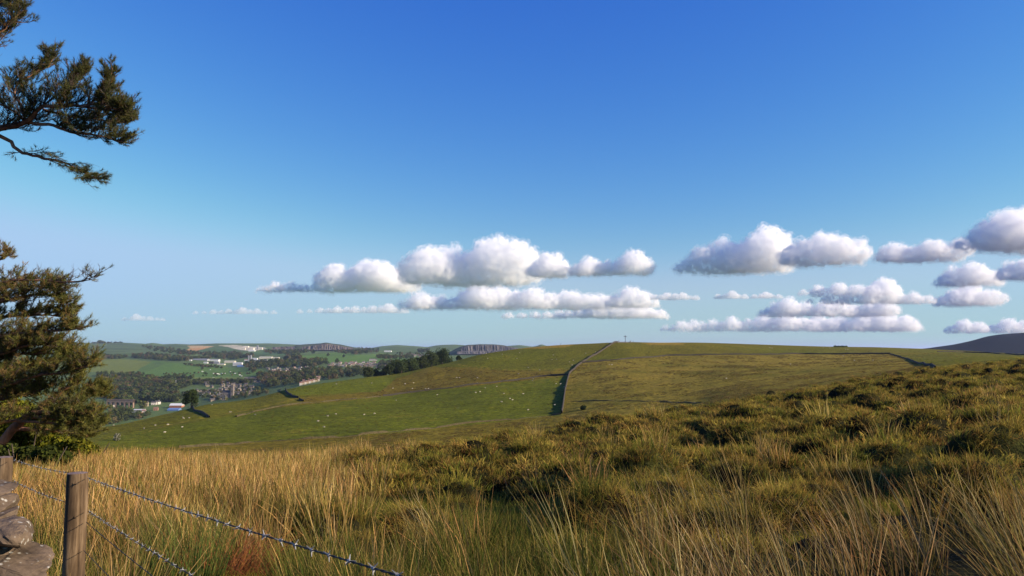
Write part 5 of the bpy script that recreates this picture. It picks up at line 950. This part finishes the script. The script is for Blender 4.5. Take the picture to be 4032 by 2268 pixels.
# ------------------------------------------------------------------ pine trees at the left edge
M_pbark = noise_mat('pine_bark', (0.07, 0.045, 0.03), (0.20, 0.10, 0.055), (0.36, 0.17, 0.085), 7.0, (1, 1, 0.35), 0.9, 0.01)
M_needle = leafmat('pine_needles', 'Col', 0.2, 0.0, 0.0)
M_twig = plain('pine_twig', (0.075, 0.055, 0.042), 0.9, 0.3, 4.0)
class Pine:
    def __init__(s, seed): s.r = random.Random(seed); s.V = []; s.F = []; s.tips = []; s.TV = []; s.TF = []
    def limb(s, pts, r0, r1):
        n = len(pts); P = []
        for i in range(n - 1):
            for k in range(4):
                t = k / 4.0; p0 = pts[max(i - 1, 0)]; p1 = pts[i]; p2 = pts[i + 1]; p3 = pts[min(i + 2, n - 1)]
                P.append(0.5 * ((2 * p1) + (p2 - p0) * t + (2 * p0 - 5 * p1 + 4 * p2 - p3) * t * t + (3 * p1 - p0 - 3 * p2 + p3) * t ** 3))
        P.append(pts[-1]); m = len(P); P = [p + np.array([s.r.uniform(-1, 1) for _ in range(3)]) * 0.025 * (i > 0) for i, p in enumerate(P)]
        tube(s.V, s.F, P, [r0 + (r1 - r0) * i / (m - 1.0) for i in range(m)], 7); return P
    def twig(s, p, d, L, rad, depth, needle, up):
        n = 4; P = [p]; d = d / np.linalg.norm(d)
        for k in range(n):
            d = d + np.array([s.r.gauss(0, .16), s.r.gauss(0, .16), s.r.gauss(0, .12) + up * 0.13]); d /= np.linalg.norm(d); P.append(P[-1] + d * L / n)
        tube(s.TV, s.TF, P, [rad * (1 - 0.7 * k / n) for k in range(n + 1)], 4 if depth > 0 else 3)
        if depth > 0:
            nb = int(4 + L * 11)
            for k in range(nb):
                f = s.r.uniform(0.25, 1.0); i = min(int(f * n), n - 1); q = P[i] + (P[i + 1] - P[i]) * (f * n - i); t = P[i + 1] - P[i]; t /= np.linalg.norm(t)
                a = np.cross(t, [0, 0, 1.0]); a /= np.linalg.norm(a) + 1e-9; sd = s.r.choice([-1, 1]); dd = t * s.r.uniform(0.5, 1.0) + a * sd * s.r.uniform(0.3, 0.9) + np.array([0, 0, s.r.uniform(-0.15, 0.45) * (1 if up >= 0 else 0.4)])
                s.twig(q, dd, L * s.r.uniform(0.28, 0.5), rad * 0.5, depth - 1, needle, up)
        if needle > 0:
            t = P[-1] - P[-2]
            if s.r.random() < needle: s.tips.append((P[-1], t / np.linalg.norm(t), s.r.uniform(0.8, 1.2)))
            if s.r.random() < needle * 0.55: s.tips.append((P[-2], t / np.linalg.norm(t), s.r.uniform(0.7, 1.0)))
    def spray(s, P, n, L, needle=0.9, up=1.0, start=0.25, depth=1, flat=1.0, rad=0.014):
        for k in range(n):
            f = s.r.uniform(start, 1.0); i = min(int(f * (len(P) - 1)), len(P) - 2); q = P[i] + (P[i + 1] - P[i]) * s.r.random(); t = P[i + 1] - P[i]; t /= np.linalg.norm(t); a = np.cross(t, [0, 0, 1.0]); a /= np.linalg.norm(a) + 1e-9
            dd = t * s.r.uniform(0.35, 1.0) + a * s.r.choice([-1, 1]) * s.r.uniform(0.15, 1.0) + np.array([0, 0, s.r.uniform(-0.35, 0.75) * flat]); s.twig(q, dd, L * s.r.uniform(0.5, 1.1) * (1.1 - 0.5 * f), rad, depth, needle, up)
    def finish(s, label, loc, greens, browns, pb, nn=26, ln=0.115):
        loc = np.array(loc); e = empty('pine_tree', tuple(loc)); tag(e, label, 'tree'); obj('trunk', mesh_np('trunk', np.array(s.V) - loc, np.array(s.F), 4, [M_pbark], None, True), e)
        tw = obj('twigs', mesh_np('twigs', np.array(s.TV) - loc, np.array(s.TF), 4, [M_twig]), e); tw['kind'] = 'stuff'
        r = np.random.default_rng(5); T = len(s.tips); P = np.array([t[0] for t in s.tips]); D = np.array([t[1] for t in s.tips]); S = np.array([t[2] for t in s.tips])
        P = np.repeat(P, nn, 0) - np.repeat(D, nn, 0) * r.uniform(0, 0.11, (T * nn, 1)); d = np.repeat(D, nn, 0) * r.uniform(0.5, 1.0, (T * nn, 1)) + r.normal(scale=0.5, size=(T * nn, 3)); d /= np.linalg.norm(d, axis=1, keepdims=True); l = ln * np.repeat(S, nn)[:, None] * r.uniform(0.7, 1.1, (T * nn, 1))
        sd = np.cross(d, r.normal(size=d.shape)); sd /= np.linalg.norm(sd, axis=1, keepdims=True); w = 0.0040
        V = np.stack([P - sd * w, P + sd * w, P + d * l], 1).reshape(-1, 3) - loc; F = np.arange(len(V)).reshape(-1, 3); g = np.array(greens); b = np.array(browns); hb = r.random(T) < pb(np.array([t[0] for t in s.tips])); c = np.where(hb[:, None], b[r.integers(0, len(b), T)], g[r.integers(0, len(g), T)]) * r.uniform(0.7, 1.3, (T, 1))
        o = obj('needles', mesh_np('needles', V, F, 3, [M_needle], np.repeat(c, nn * 3, 0)), e); o['kind'] = 'stuff'; return e
NG = [(0.055, 0.062, 0.022), (0.075, 0.078, 0.022), (0.045, 0.055, 0.024), (0.10, 0.095, 0.03)]; NB = [(0.13, 0.068, 0.022), (0.10, 0.058, 0.022), (0.16, 0.085, 0.03)]
def pp(l, Y0, Y1=None):
    n = len(l); return [pt(px, py, Y0 + ((Y1 if Y1 else Y0) - Y0) * i / max(n - 1, 1)) for i, (px, py) in enumerate(l)]
A = Pine(71); YT = 20.0
base = pt(-430, 1900, YT); base[2] = Hs(base[0], base[1]) - 0.3
tr = A.limb([base, pt(-420, 1400, YT), pt(-400, 900, YT), pt(-385, 500, YT), pt(-350, 100, YT), pt(-330, -350, YT)], 0.26, 0.10)
m1 = A.limb(pp([(-385, 620), (-150, 560), (0, 508), (105, 480), (166, 422), (250, 418), (330, 418), (400, 400)], 20, 19.2), 0.10, 0.02)
m2 = A.limb(pp([(105, 482), (190, 490), (276, 519), (380, 535), (440, 550), (490, 562)], 19.7, 19.3), 0.05, 0.012)
m3 = A.limb(pp([(-385, 640), (-150, 560), (0, 536), (72, 591), (149, 619), (249, 641), (320, 676), (375, 700)], 20.2, 19.4), 0.07, 0.008)
m4 = A.limb(pp([(105, 480), (80, 420), (60, 350), (110, 300), (190, 262), (215, 215)], 19.8, 20.3), 0.045, 0.01)
m5 = A.limb(pp([(235, 420), (250, 360), (300, 320), (330, 290)], 19.6, 19.9), 0.035, 0.01)
m6 = A.limb(pp([(340, 418), (400, 370), (425, 330), (445, 270)], 19.4, 19.2), 0.03, 0.008)
m7 = A.limb(pp([(300, 418), (400, 425), (450, 430), (500, 438)], 19.4, 19.0), 0.03, 0.008)
m8 = A.limb(pp([(105, 482), (40, 430), (-60, 380), (-150, 330)], 20.2, 21), 0.04, 0.01)
m9 = A.limb(pp([(-385, 420), (-200, 300), (-60, 200), (20, 110), (70, 60)], 20.4, 20), 0.07, 0.012)
m10 = A.limb(pp([(-370, 250), (-200, 120), (-60, 40), (40, -10)], 20.4, 20.4), 0.06, 0.012)
m11 = A.limb(pp([(170, 430), (260, 455), (380, 470), (450, 482), (505, 470)], 19.9, 20.3), 0.035, 0.008)
for P_, n_, L_, nd in ((m1, 46, 1.0, .9), (m2, 36, 0.75, .9), (m4, 32, 0.7, .9), (m5, 30, 0.65, .95), (m6, 20, 0.5, .95), (m7, 26, 0.6, .95), (m8, 20, 0.8, .8), (m9, 46, 0.9, .85), (m10, 36, 0.9, .9), (m11, 34, 0.7, .9)): A.spray(P_, int(n_ * 1.75), L_ * 1.05, nd * 0.62, 1.0, 0.25, 1, 0.9)
A.spray(m3[12:], 26, 0.85, 0.32, -0.3, 0.0, 1, 0.5, 0.010); A.spray(m3[22:], 12, 0.6, 0.75, 0.2, 0.2, 1, 0.6, 0.010); A.spray(m1[6:14], 14, 0.9, 0.0, -0.2, 0.0, 1, 0.6, 0.010)
A.finish('tall pine whose dark needle boughs reach in at upper left', tuple(base), NG, NB, lambda p: np.where(p[:, 0] < unproj(60, 0, 20)[0], 0.35, 0.05))
Bp = Pine(72); YB = 17.5
base = pt(-330, 1950, YB); base[2] = Hs(base[0], base[1]) - 0.3
t1 = Bp.limb([base, pt(-120, 1880, YB), pt(0, 1752, YB), pt(66, 1676, YB), pt(130, 1625, YB), pt(184, 1584, YB), pt(249, 1538, YB), pt(310, 1500, YB)], 0.14, 0.03)
t0 = Bp.limb([base, pt(-330, 1600, YB + .6), pt(-300, 1300, YB + .8), pt(-280, 1050, YB + 1), pt(-260, 880, YB + 1)], 0.2, 0.06)
L_ = [([(-300, 1330), (-120, 1345), (0, 1322), (131, 1308), (230, 1300), (285, 1297)], 46, 0.8), ([(-290, 1230), (-100, 1210), (60, 1175), (180, 1160), (250, 1188)], 50, 0.8), ([(-290, 1180), (-60, 1140), (80, 1125), (180, 1130), (230, 1140)], 36, 0.7), ([(-320, 1560), (-100, 1545), (0, 1525), (131, 1486), (260, 1460), (345, 1442)], 56, 0.85), ([(-320, 1480), (-100, 1440), (60, 1400), (200, 1390), (275, 1408)], 56, 0.85), ([(184, 1584), (280, 1570), (360, 1560), (385, 1558)], 36, 0.7), ([(130, 1625), (220, 1620), (310, 1625), (350, 1636)], 34, 0.7), ([(-320, 1640), (-80, 1600), (60, 1560), (160, 1540)], 44, 0.85), ([(-300, 1400), (-100, 1380), (40, 1350), (150, 1345), (250, 1370)], 40, 0.75), ([(-330, 1720), (-100, 1690), (30, 1660), (150, 1660), (260, 1680), (330, 1690)], 36, 0.7), ([(-280, 1060), (-120, 1040), (0, 1020), (30, 1005)], 18, 0.5), ([(-300, 1270), (-100, 1260), (60, 1245), (170, 1240), (260, 1250)], 46, 0.75), ([(-310, 1440), (-100, 1420), (80, 1370), (190, 1350)], 40, 0.7), ([(-320, 1530), (-60, 1500), (100, 1450), (230, 1430)], 44, 0.75), ([(60, 1690), (160, 1690), (260, 1700), (340, 1715)], 30, 0.6), ([(120, 1640), (230, 1650), (330, 1665), (380, 1680)], 30, 0.6)]
for i, (l, n_, Ls) in enumerate(L_):
    P_ = Bp.limb(pp(l, YB + 0.5 * ((i % 3) - 1), YB - 0.6 + 0.5 * (i % 3)), 0.055, 0.01); Bp.spray(P_, int(n_ * 1.45), Ls * 0.88, 0.62, 0.9, 0.25, 1, 0.85, 0.011)
bare = Bp.limb(pp([(-280, 1120), (-100, 1118), (0, 1112), (65, 1099), (197, 1105), (295, 1112), (340, 1100), (393, 1079)], YB, YB - 0.4), 0.04, 0.006); Bp.spray(bare[8:], 40, 0.55, 0.05, 0.5, 0.0, 1, 0.6, 0.008); Bp.spray(t1[14:], 24, 0.7, 0.7, 0.4, 0.0, 1, 0.6, 0.01)
edge_x = lambda p: 1 - np.clip((CXP + FPX * p[:, 0] / p[:, 1]) / 420.0, 0, 1)
Bp.finish('lower brownish pine at the left edge behind the fence', tuple(base), [(0.11, 0.115, 0.028), (0.135, 0.13, 0.032), (0.085, 0.095, 0.026), (0.17, 0.155, 0.04)], [(0.17, 0.11, 0.04), (0.14, 0.09, 0.035), (0.21, 0.135, 0.05)], lambda p: 0.08 + 0.36 * edge_x(p), 24, 0.10)
# leafy shrubs under the pines
M_shrub = leafmat('shrub_leaf', 'Col', 0.45, 0.0, 0.0)
def shrub(label, blobs, Y, n, leaf, cols, seed):
    r = np.random.default_rng(seed); cs = [pt(px, py, Y + r.uniform(-.5, .5)) for px, py, _ in blobs]; rs_ = [q * Y / FPX for _, _, q in blobs]; bx = float(np.mean([c[0] for c in cs])); bz = Hs(bx, Y); loc = np.array([bx, Y, bz]); e = empty('shrub', tuple(loc)); tag(e, label, 'shrub')
    V, F, C = leaf_cloud(r, [c - loc for c in cs], rs_, n, leaf, cols, 0.9, 0.35); obj('foliage', mesh_np('foliage', V, F, 4, [M_shrub], C), e); SV = []; SF = []
    for c in cs:
        for k in range(4): q = c - loc + r.normal(scale=0.2, size=3); tube(SV, SF, [np.array([q[0] * 0.4, q[1] * 0.4, -0.2]), q * np.array([0.7, 0.7, 0.5]), q], [0.03, 0.02, 0.008], 5)
    obj('stem', mesh_np('stem', np.array(SV), np.array(SF), 4, [M_bark]), e)
YG = [(0.17, 0.165, 0.018), (0.12, 0.13, 0.016), (0.22, 0.20, 0.024), (0.06, 0.07, 0.014)]
shrub('sunlit yellow-green shrub at the foot of the lower pine', [(320, 1772, 46), (285, 1755, 46), (362, 1785, 34), (240, 1785, 46), (310, 1795, 50)], 19.5, 3600, 0.045, YG, 801)
shrub('dim yellow-green shrub behind the lower pine trunk', [(60, 1640, 80), (0, 1600, 80), (170, 1660, 70), (240, 1640, 60), (120, 1720, 80), (20, 1720, 80), (200, 1740, 60), (-80, 1680, 90)], 20.5, 9000, 0.05, [(0.15, 0.16, 0.018), (0.10, 0.115, 0.016), (0.20, 0.19, 0.02)], 802)
shrub('low dark green brambles in front of the pine foot', [(40, 1790, 45), (120, 1795, 40), (190, 1790, 36), (-40, 1790, 50), (250, 1800, 30)], 15.0, 3600, 0.045, [(0.06, 0.075, 0.016), (0.085, 0.10, 0.02), (0.04, 0.05, 0.014)], 803)
# ------------------------------------------------------------------ clouds: lumpy closed meshes filled with even vapour
def vapour(name, dens, size, lo=0.44, hi=0.66, gain=2.6):
    """broken vapour: noise-thinned density, so edges fray"""
    m, nt, out = newmat(name)
    v = N(nt, 'ShaderNodeVolumePrincipled'); v.inputs['Color'].default_value = (0.995, 0.995, 0.995, 1); v.inputs['Anisotropy'].default_value = 0.0
    tc = N(nt, 'ShaderNodeTexCoord'); no = N(nt, 'ShaderNodeTexNoise'); no.inputs['Scale'].default_value = 2.0 / size; no.inputs['Detail'].default_value = 4.0; no.inputs['Roughness'].default_value = 0.6; L(nt, tc.outputs['Object'], no.inputs['Vector'])
    mr = N(nt, 'ShaderNodeMapRange'); mr.inputs[1].default_value = lo; mr.inputs[2].default_value = hi; mr.inputs[3].default_value = 0.0; mr.inputs[4].default_value = dens * gain; L(nt, no.outputs[0], mr.inputs[0]); L(nt, mr.outputs[0], v.inputs['Density'])
    L(nt, v.outputs[0], out.inputs['Volume']); m.cycles.volume_step_rate = 0.35 if hasattr(m, 'cycles') and hasattr(m.cycles, 'volume_step_rate') else 1.0
    return m
CLOUDS = [
 ('long low cumulus bank with a tail to the left above the valley', 1148, 1.0, [(1030, 1142, 14), (1080, 1136, 22), (1140, 1138, 24), (1200, 1142, 20), (1260, 1136, 26), (1319, 1092, 44), (1375, 1112, 40), (1440, 1088, 52), (1500, 1086, 48), (1560, 1106, 42), (1610, 1120, 28)]),
 ('largest white cumulus cloud, with two tall heads, above the wooded hill edge', 1122, 1.0, [(1640, 1082, 40), (1690, 1052, 66), (1760, 1026, 58), (1800, 1060, 60), (1850, 1080, 46), (1900, 1040, 60), (1955, 1024, 76), (2025, 1014, 58), (2070, 1050, 52), (1740, 1090, 40), (1980, 1076, 48)]),
 ('pointed small cumulus cloud just right of the largest cloud', 1092, 1.0, [(2128, 1062, 34), (2172, 1036, 40), (2180, 1064, 36), (2216, 1066, 24)]),
 ('pair of joined cumulus puffs high above the hilltop cross', 1084, 1.0, [(2290, 1062, 28), (2330, 1050, 36), (2390, 1062, 28), (2440, 1060, 30), (2494, 1040, 44), (2510, 1060, 30)]),
 ('broad cumulus bank left of the hilltop cross with a bright head', 1216, 1.0, [(1600, 1204, 20), (1660, 1192, 34), (1720, 1196, 32), (1780, 1200, 26), (1830, 1186, 34), (1892, 1166, 44), (1960, 1176, 46), (2030, 1186, 40), (2100, 1184, 42), (2170, 1190, 36), (2235, 1184, 40), (2310, 1192, 34), (2380, 1190, 30)]),
 ('flat cumulus above the long field wall, left of the cross', 1212, 0.9, [(2430, 1192, 30), (2480, 1176, 40), (2530, 1188, 34)]),
 ('row of small cumulus puffs close above the hilltop cross', 1252, 0.9, [(2200, 1240, 18), (2280, 1236, 22), (2350, 1226, 28), (2410, 1214, 30), (2470, 1224, 32), (2540, 1230, 28), (2600, 1238, 20), (2000, 1244, 14), (2110, 1244, 16)]),
 ('thin grey streak of cloud left of the broad bank', 1232, 0.4, [(1180, 1227, 8), (1260, 1224, 12), (1330, 1222, 14), (1400, 1221, 14), (1470, 1220, 16), (1530, 1216, 20), (1590, 1224, 12)]),
 ('faint long grey cloud strip over the far quarries', 1236, 0.22, [(770, 1232, 7), (840, 1228, 9), (900, 1227, 10), (960, 1224, 13), (1010, 1226, 11), (1080, 1231, 8)]),
 ('faint small cloud low over the left ridge', 1262, 0.18, [(490, 1258, 8), (540, 1250, 13), (590, 1256, 10), (640, 1260, 8)]),
 ('dark-based cumulus cloud with a wispy left end, right of the cross', 1076, 1.0, [(2670, 1056, 14), (2720, 1046, 30), (2783, 1022, 48), (2850, 986, 42), (2880, 1030, 52), (2940, 1020, 54), (3000, 986, 68), (3050, 1000, 50)]),
 ('pale rounded cumulus adjoining the dark-based cloud on its right', 1046, 0.9, [(3120, 1006, 38), (3170, 990, 46), (3240, 982, 58), (3300, 994, 50), (3350, 986, 40), (3284, 1022, 28)]),
 ('low joined cumulus pair left of the big cloud at the right edge', 1030, 0.9, [(3490, 1010, 24), (3534, 992, 38), (3600, 1004, 34), (3662, 984, 36), (3720, 996, 32), (3775, 976, 32)]),
 ('big bright cumulus cloud cut by the right edge', 986, 1.1, [(3830, 960, 36), (3880, 932, 52), (3950, 906, 66), (4020, 898, 74), (4100, 920, 80), (4200, 950, 70), (3940, 950, 44)]),
 ('small flat cumulus under the big right cloud', 1126, 0.9, [(3720, 1108, 26), (3770, 1094, 38), (3820, 1082, 42), (3880, 1100, 36)]),
 ('small grey cumulus low at the right edge', 1100, 0.9, [(3950, 1086, 20), (4010, 1066, 36), (4070, 1060, 44), (4140, 1070, 40)]),
 ('rounded white cumulus above the dark hill', 1204, 0.9, [(3710, 1190, 22), (3770, 1174, 34), (3826, 1160, 40), (3890, 1172, 32), (3930, 1170, 24)]),
 ('grey strip cloud with one bright head above the moor wall', 1196, 0.8, [(3160, 1152, 12), (3230, 1146, 22), (3300, 1142, 26), (3370, 1146, 24), (3430, 1150, 26), (3489, 1136, 38), (3520, 1166, 28), (3420, 1180, 20), (3590, 1176, 22), (3650, 1182, 18)]),
 ('long cumulus bank, upper of the two low ones on the right', 1246, 0.9, [(3010, 1236, 16), (3060, 1222, 26), (3100, 1208, 32), (3170, 1224, 28), (3240, 1222, 30), (3300, 1218, 32), (3370, 1226, 28), (3430, 1220, 32), (3485, 1216, 30)]),
 ('lowest long cumulus bank just above the green skyline', 1304, 0.9, [(2620, 1296, 14), (2680, 1286, 20), (2740, 1284, 22), (2810, 1286, 22), (2880, 1276, 24), (2950, 1282, 24), (3010, 1272, 30), (3090, 1268, 34), (3160, 1278, 28), (3230, 1272, 30), (3310, 1276, 30), (3390, 1268, 32), (3470, 1266, 36), (3560, 1276, 30), (3610, 1290, 16)]),
 ('tiny cumulus just above the dark hill slope', 1312, 0.8, [(3740, 1300, 14), (3790, 1286, 24), (3850, 1290, 22)]),
 ('tiny cumulus resting on the dark hill skyline at the right edge', 1312, 0.8, [(3920, 1296, 18), (3970, 1282, 26), (4040, 1286, 24)]),
 ('thin small cloud strip right above the cross', 1180, 0.5, [(2580, 1172, 12), (2630, 1168, 16), (2690, 1168, 15), (2740, 1172, 10)]),
 ('thin pale cloud strip in the middle of the gap of sky', 1176, 0.45, [(2830, 1170, 11), (2880, 1164, 16), (2930, 1170, 11)]),
 ('thin pale cloud wisp left of the grey strip cloud', 1174, 0.45, [(2970, 1170, 10), (3020, 1163, 14), (3065, 1168, 9)])]
def make_clouds():
    r0 = random.Random(11); mats = {}
    for label, base, dk, blobs in CLOUDS:
        Y = 1100 * FPX / (HOR - base); zb = zof(base, Y); bm = bmesh.new()
        mr = 0; bl = sorted(blobs)
        blobs = bl + [((a[0] + b[0]) / 2, max((a[1] + b[1]) / 2, base - min(a[2], b[2]) * 0.7), min(a[2], b[2]) * 0.9) for a, b in zip(bl[:-1], bl[1:])]
        for (px, py, r) in blobs:
            R = r * Y / FPX; mr += R / len(blobs)
            x, _, z = unproj(px, py, Y); yo = Y + r0.uniform(-0.8, 0.8) * R
            def ball(c, rad, sub=2):
                g = bmesh.ops.create_icosphere(bm, subdivisions=sub, radius=rad)
                for v in g['verts']: v.co = Vector((v.co.x * 1.3, v.co.y * 1.2, v.co.z)) + c
            C = Vector((x, yo, z)); R *= 1.12; ball(C, R)
            ball(C + Vector((-R * 0.7, 0, -R * 0.25)), R * 0.8); ball(C + Vector((R * 0.7, 0, -R * 0.25)), R * 0.8)
            for k in range(20):
                a = r0.uniform(0, 2 * math.pi); e = math.asin(r0.uniform(-0.35, 1)); d = Vector((math.cos(a) * math.cos(e) * 1.1, math.sin(a) * math.cos(e), math.sin(e)))
                s = r0.uniform(0.22, 0.5); ball(C + d * R * r0.uniform(0.68, 0.92), R * s, 1)
        wob = mr * 0.10
        for v in bm.verts:
            lo = zb + wob * math.sin(v.co.x / (mr * 1.7)) * 0.8 + wob * 0.6 * math.sin(v.co.x / (mr * 0.6) + v.co.y / mr)
            if v.co.z < lo: v.co.z = lo + (v.co.z - lo) * 0.18
        cx, _, _ = unproj(sum(b[0] for b in blobs) / len(blobs), base, Y)
        bmesh.ops.translate(bm, verts=bm.verts, vec=(-cx, -Y, -zb))
        key = round(1.15 * dk / mr, 5)
        if key not in mats: mats[key] = vapour('cloud_vapour', key, mr)
        o = obj('cumulus_cloud', bm_mesh('cumulus_cloud', bm, [mats[key]]), None, (cx, Y, zb)); tag(o, label, 'cloud', 'cumulus clouds')
        fr = obj('fringe', o.data.copy(), o); fr.data.materials.clear()
        if ('f', key) not in mats: mats[('f', key)] = vapour('cloud_fringe_vapour', key, mr * 0.7, 0.47, 0.75, 1.1)
        fr.data.materials.append(mats[('f', key)])
        for ob, grow, amp in ((o, -0.05, 0.5), (fr, 0.16, 0.95)):
            m = ob.modifiers.new('remesh', 'REMESH'); m.mode = 'VOXEL'; m.voxel_size = mr / 9.0
            sm = ob.modifiers.new('smooth', 'SMOOTH'); sm.factor = 0.5; sm.iterations = 3
            t = bpy.data.textures.new('billow', 'CLOUDS'); t.noise_scale = mr * 0.8; t.noise_depth = 5; t2 = bpy.data.textures.new('wisp', 'CLOUDS'); t2.noise_scale = mr * 0.28; t2.noise_depth = 3
            d = ob.modifiers.new('wisp', 'DISPLACE'); d.texture = t2; d.strength = mr * 0.22; d.mid_level = 0.5; d.texture_coords = 'LOCAL'
            d = ob.modifiers.new('billow', 'DISPLACE'); d.texture = t; d.strength = mr * amp; d.mid_level = 0.5; d.texture_coords = 'LOCAL'
            d = ob.modifiers.new('grow', 'DISPLACE'); d.strength = mr * grow; d.mid_level = 0.0
make_clouds()
# ------------------------------------------------------------------ haze
def make_haze():
    m, nt, out = newmat('haze_air'); v = N(nt, 'ShaderNodeVolumePrincipled'); v.inputs['Density'].default_value = HAZE; v.inputs['Color'].default_value = (0.56, 0.68, 1.0, 1); v.inputs['Anisotropy'].default_value = 0.2
    L(nt, v.outputs[0], out.inputs['Volume'])
    bm = bmesh.new(); bmesh.ops.create_cube(bm, size=1)
    zlo = float(GZ.min()) - 3; zhi = 150.0
    for v2 in bm.verts: v2.co = Vector((v2.co.x * 135000, -50 + (v2.co.y + 0.5) * 52300, zlo + (v2.co.z + 0.5) * (zhi - zlo)))
    o = obj('haze', bm_mesh('haze', bm, [m])); tag(o, 'pale summer haze over the valley', 'haze', kind='stuff')
HAZE = 2.8e-5
make_haze()
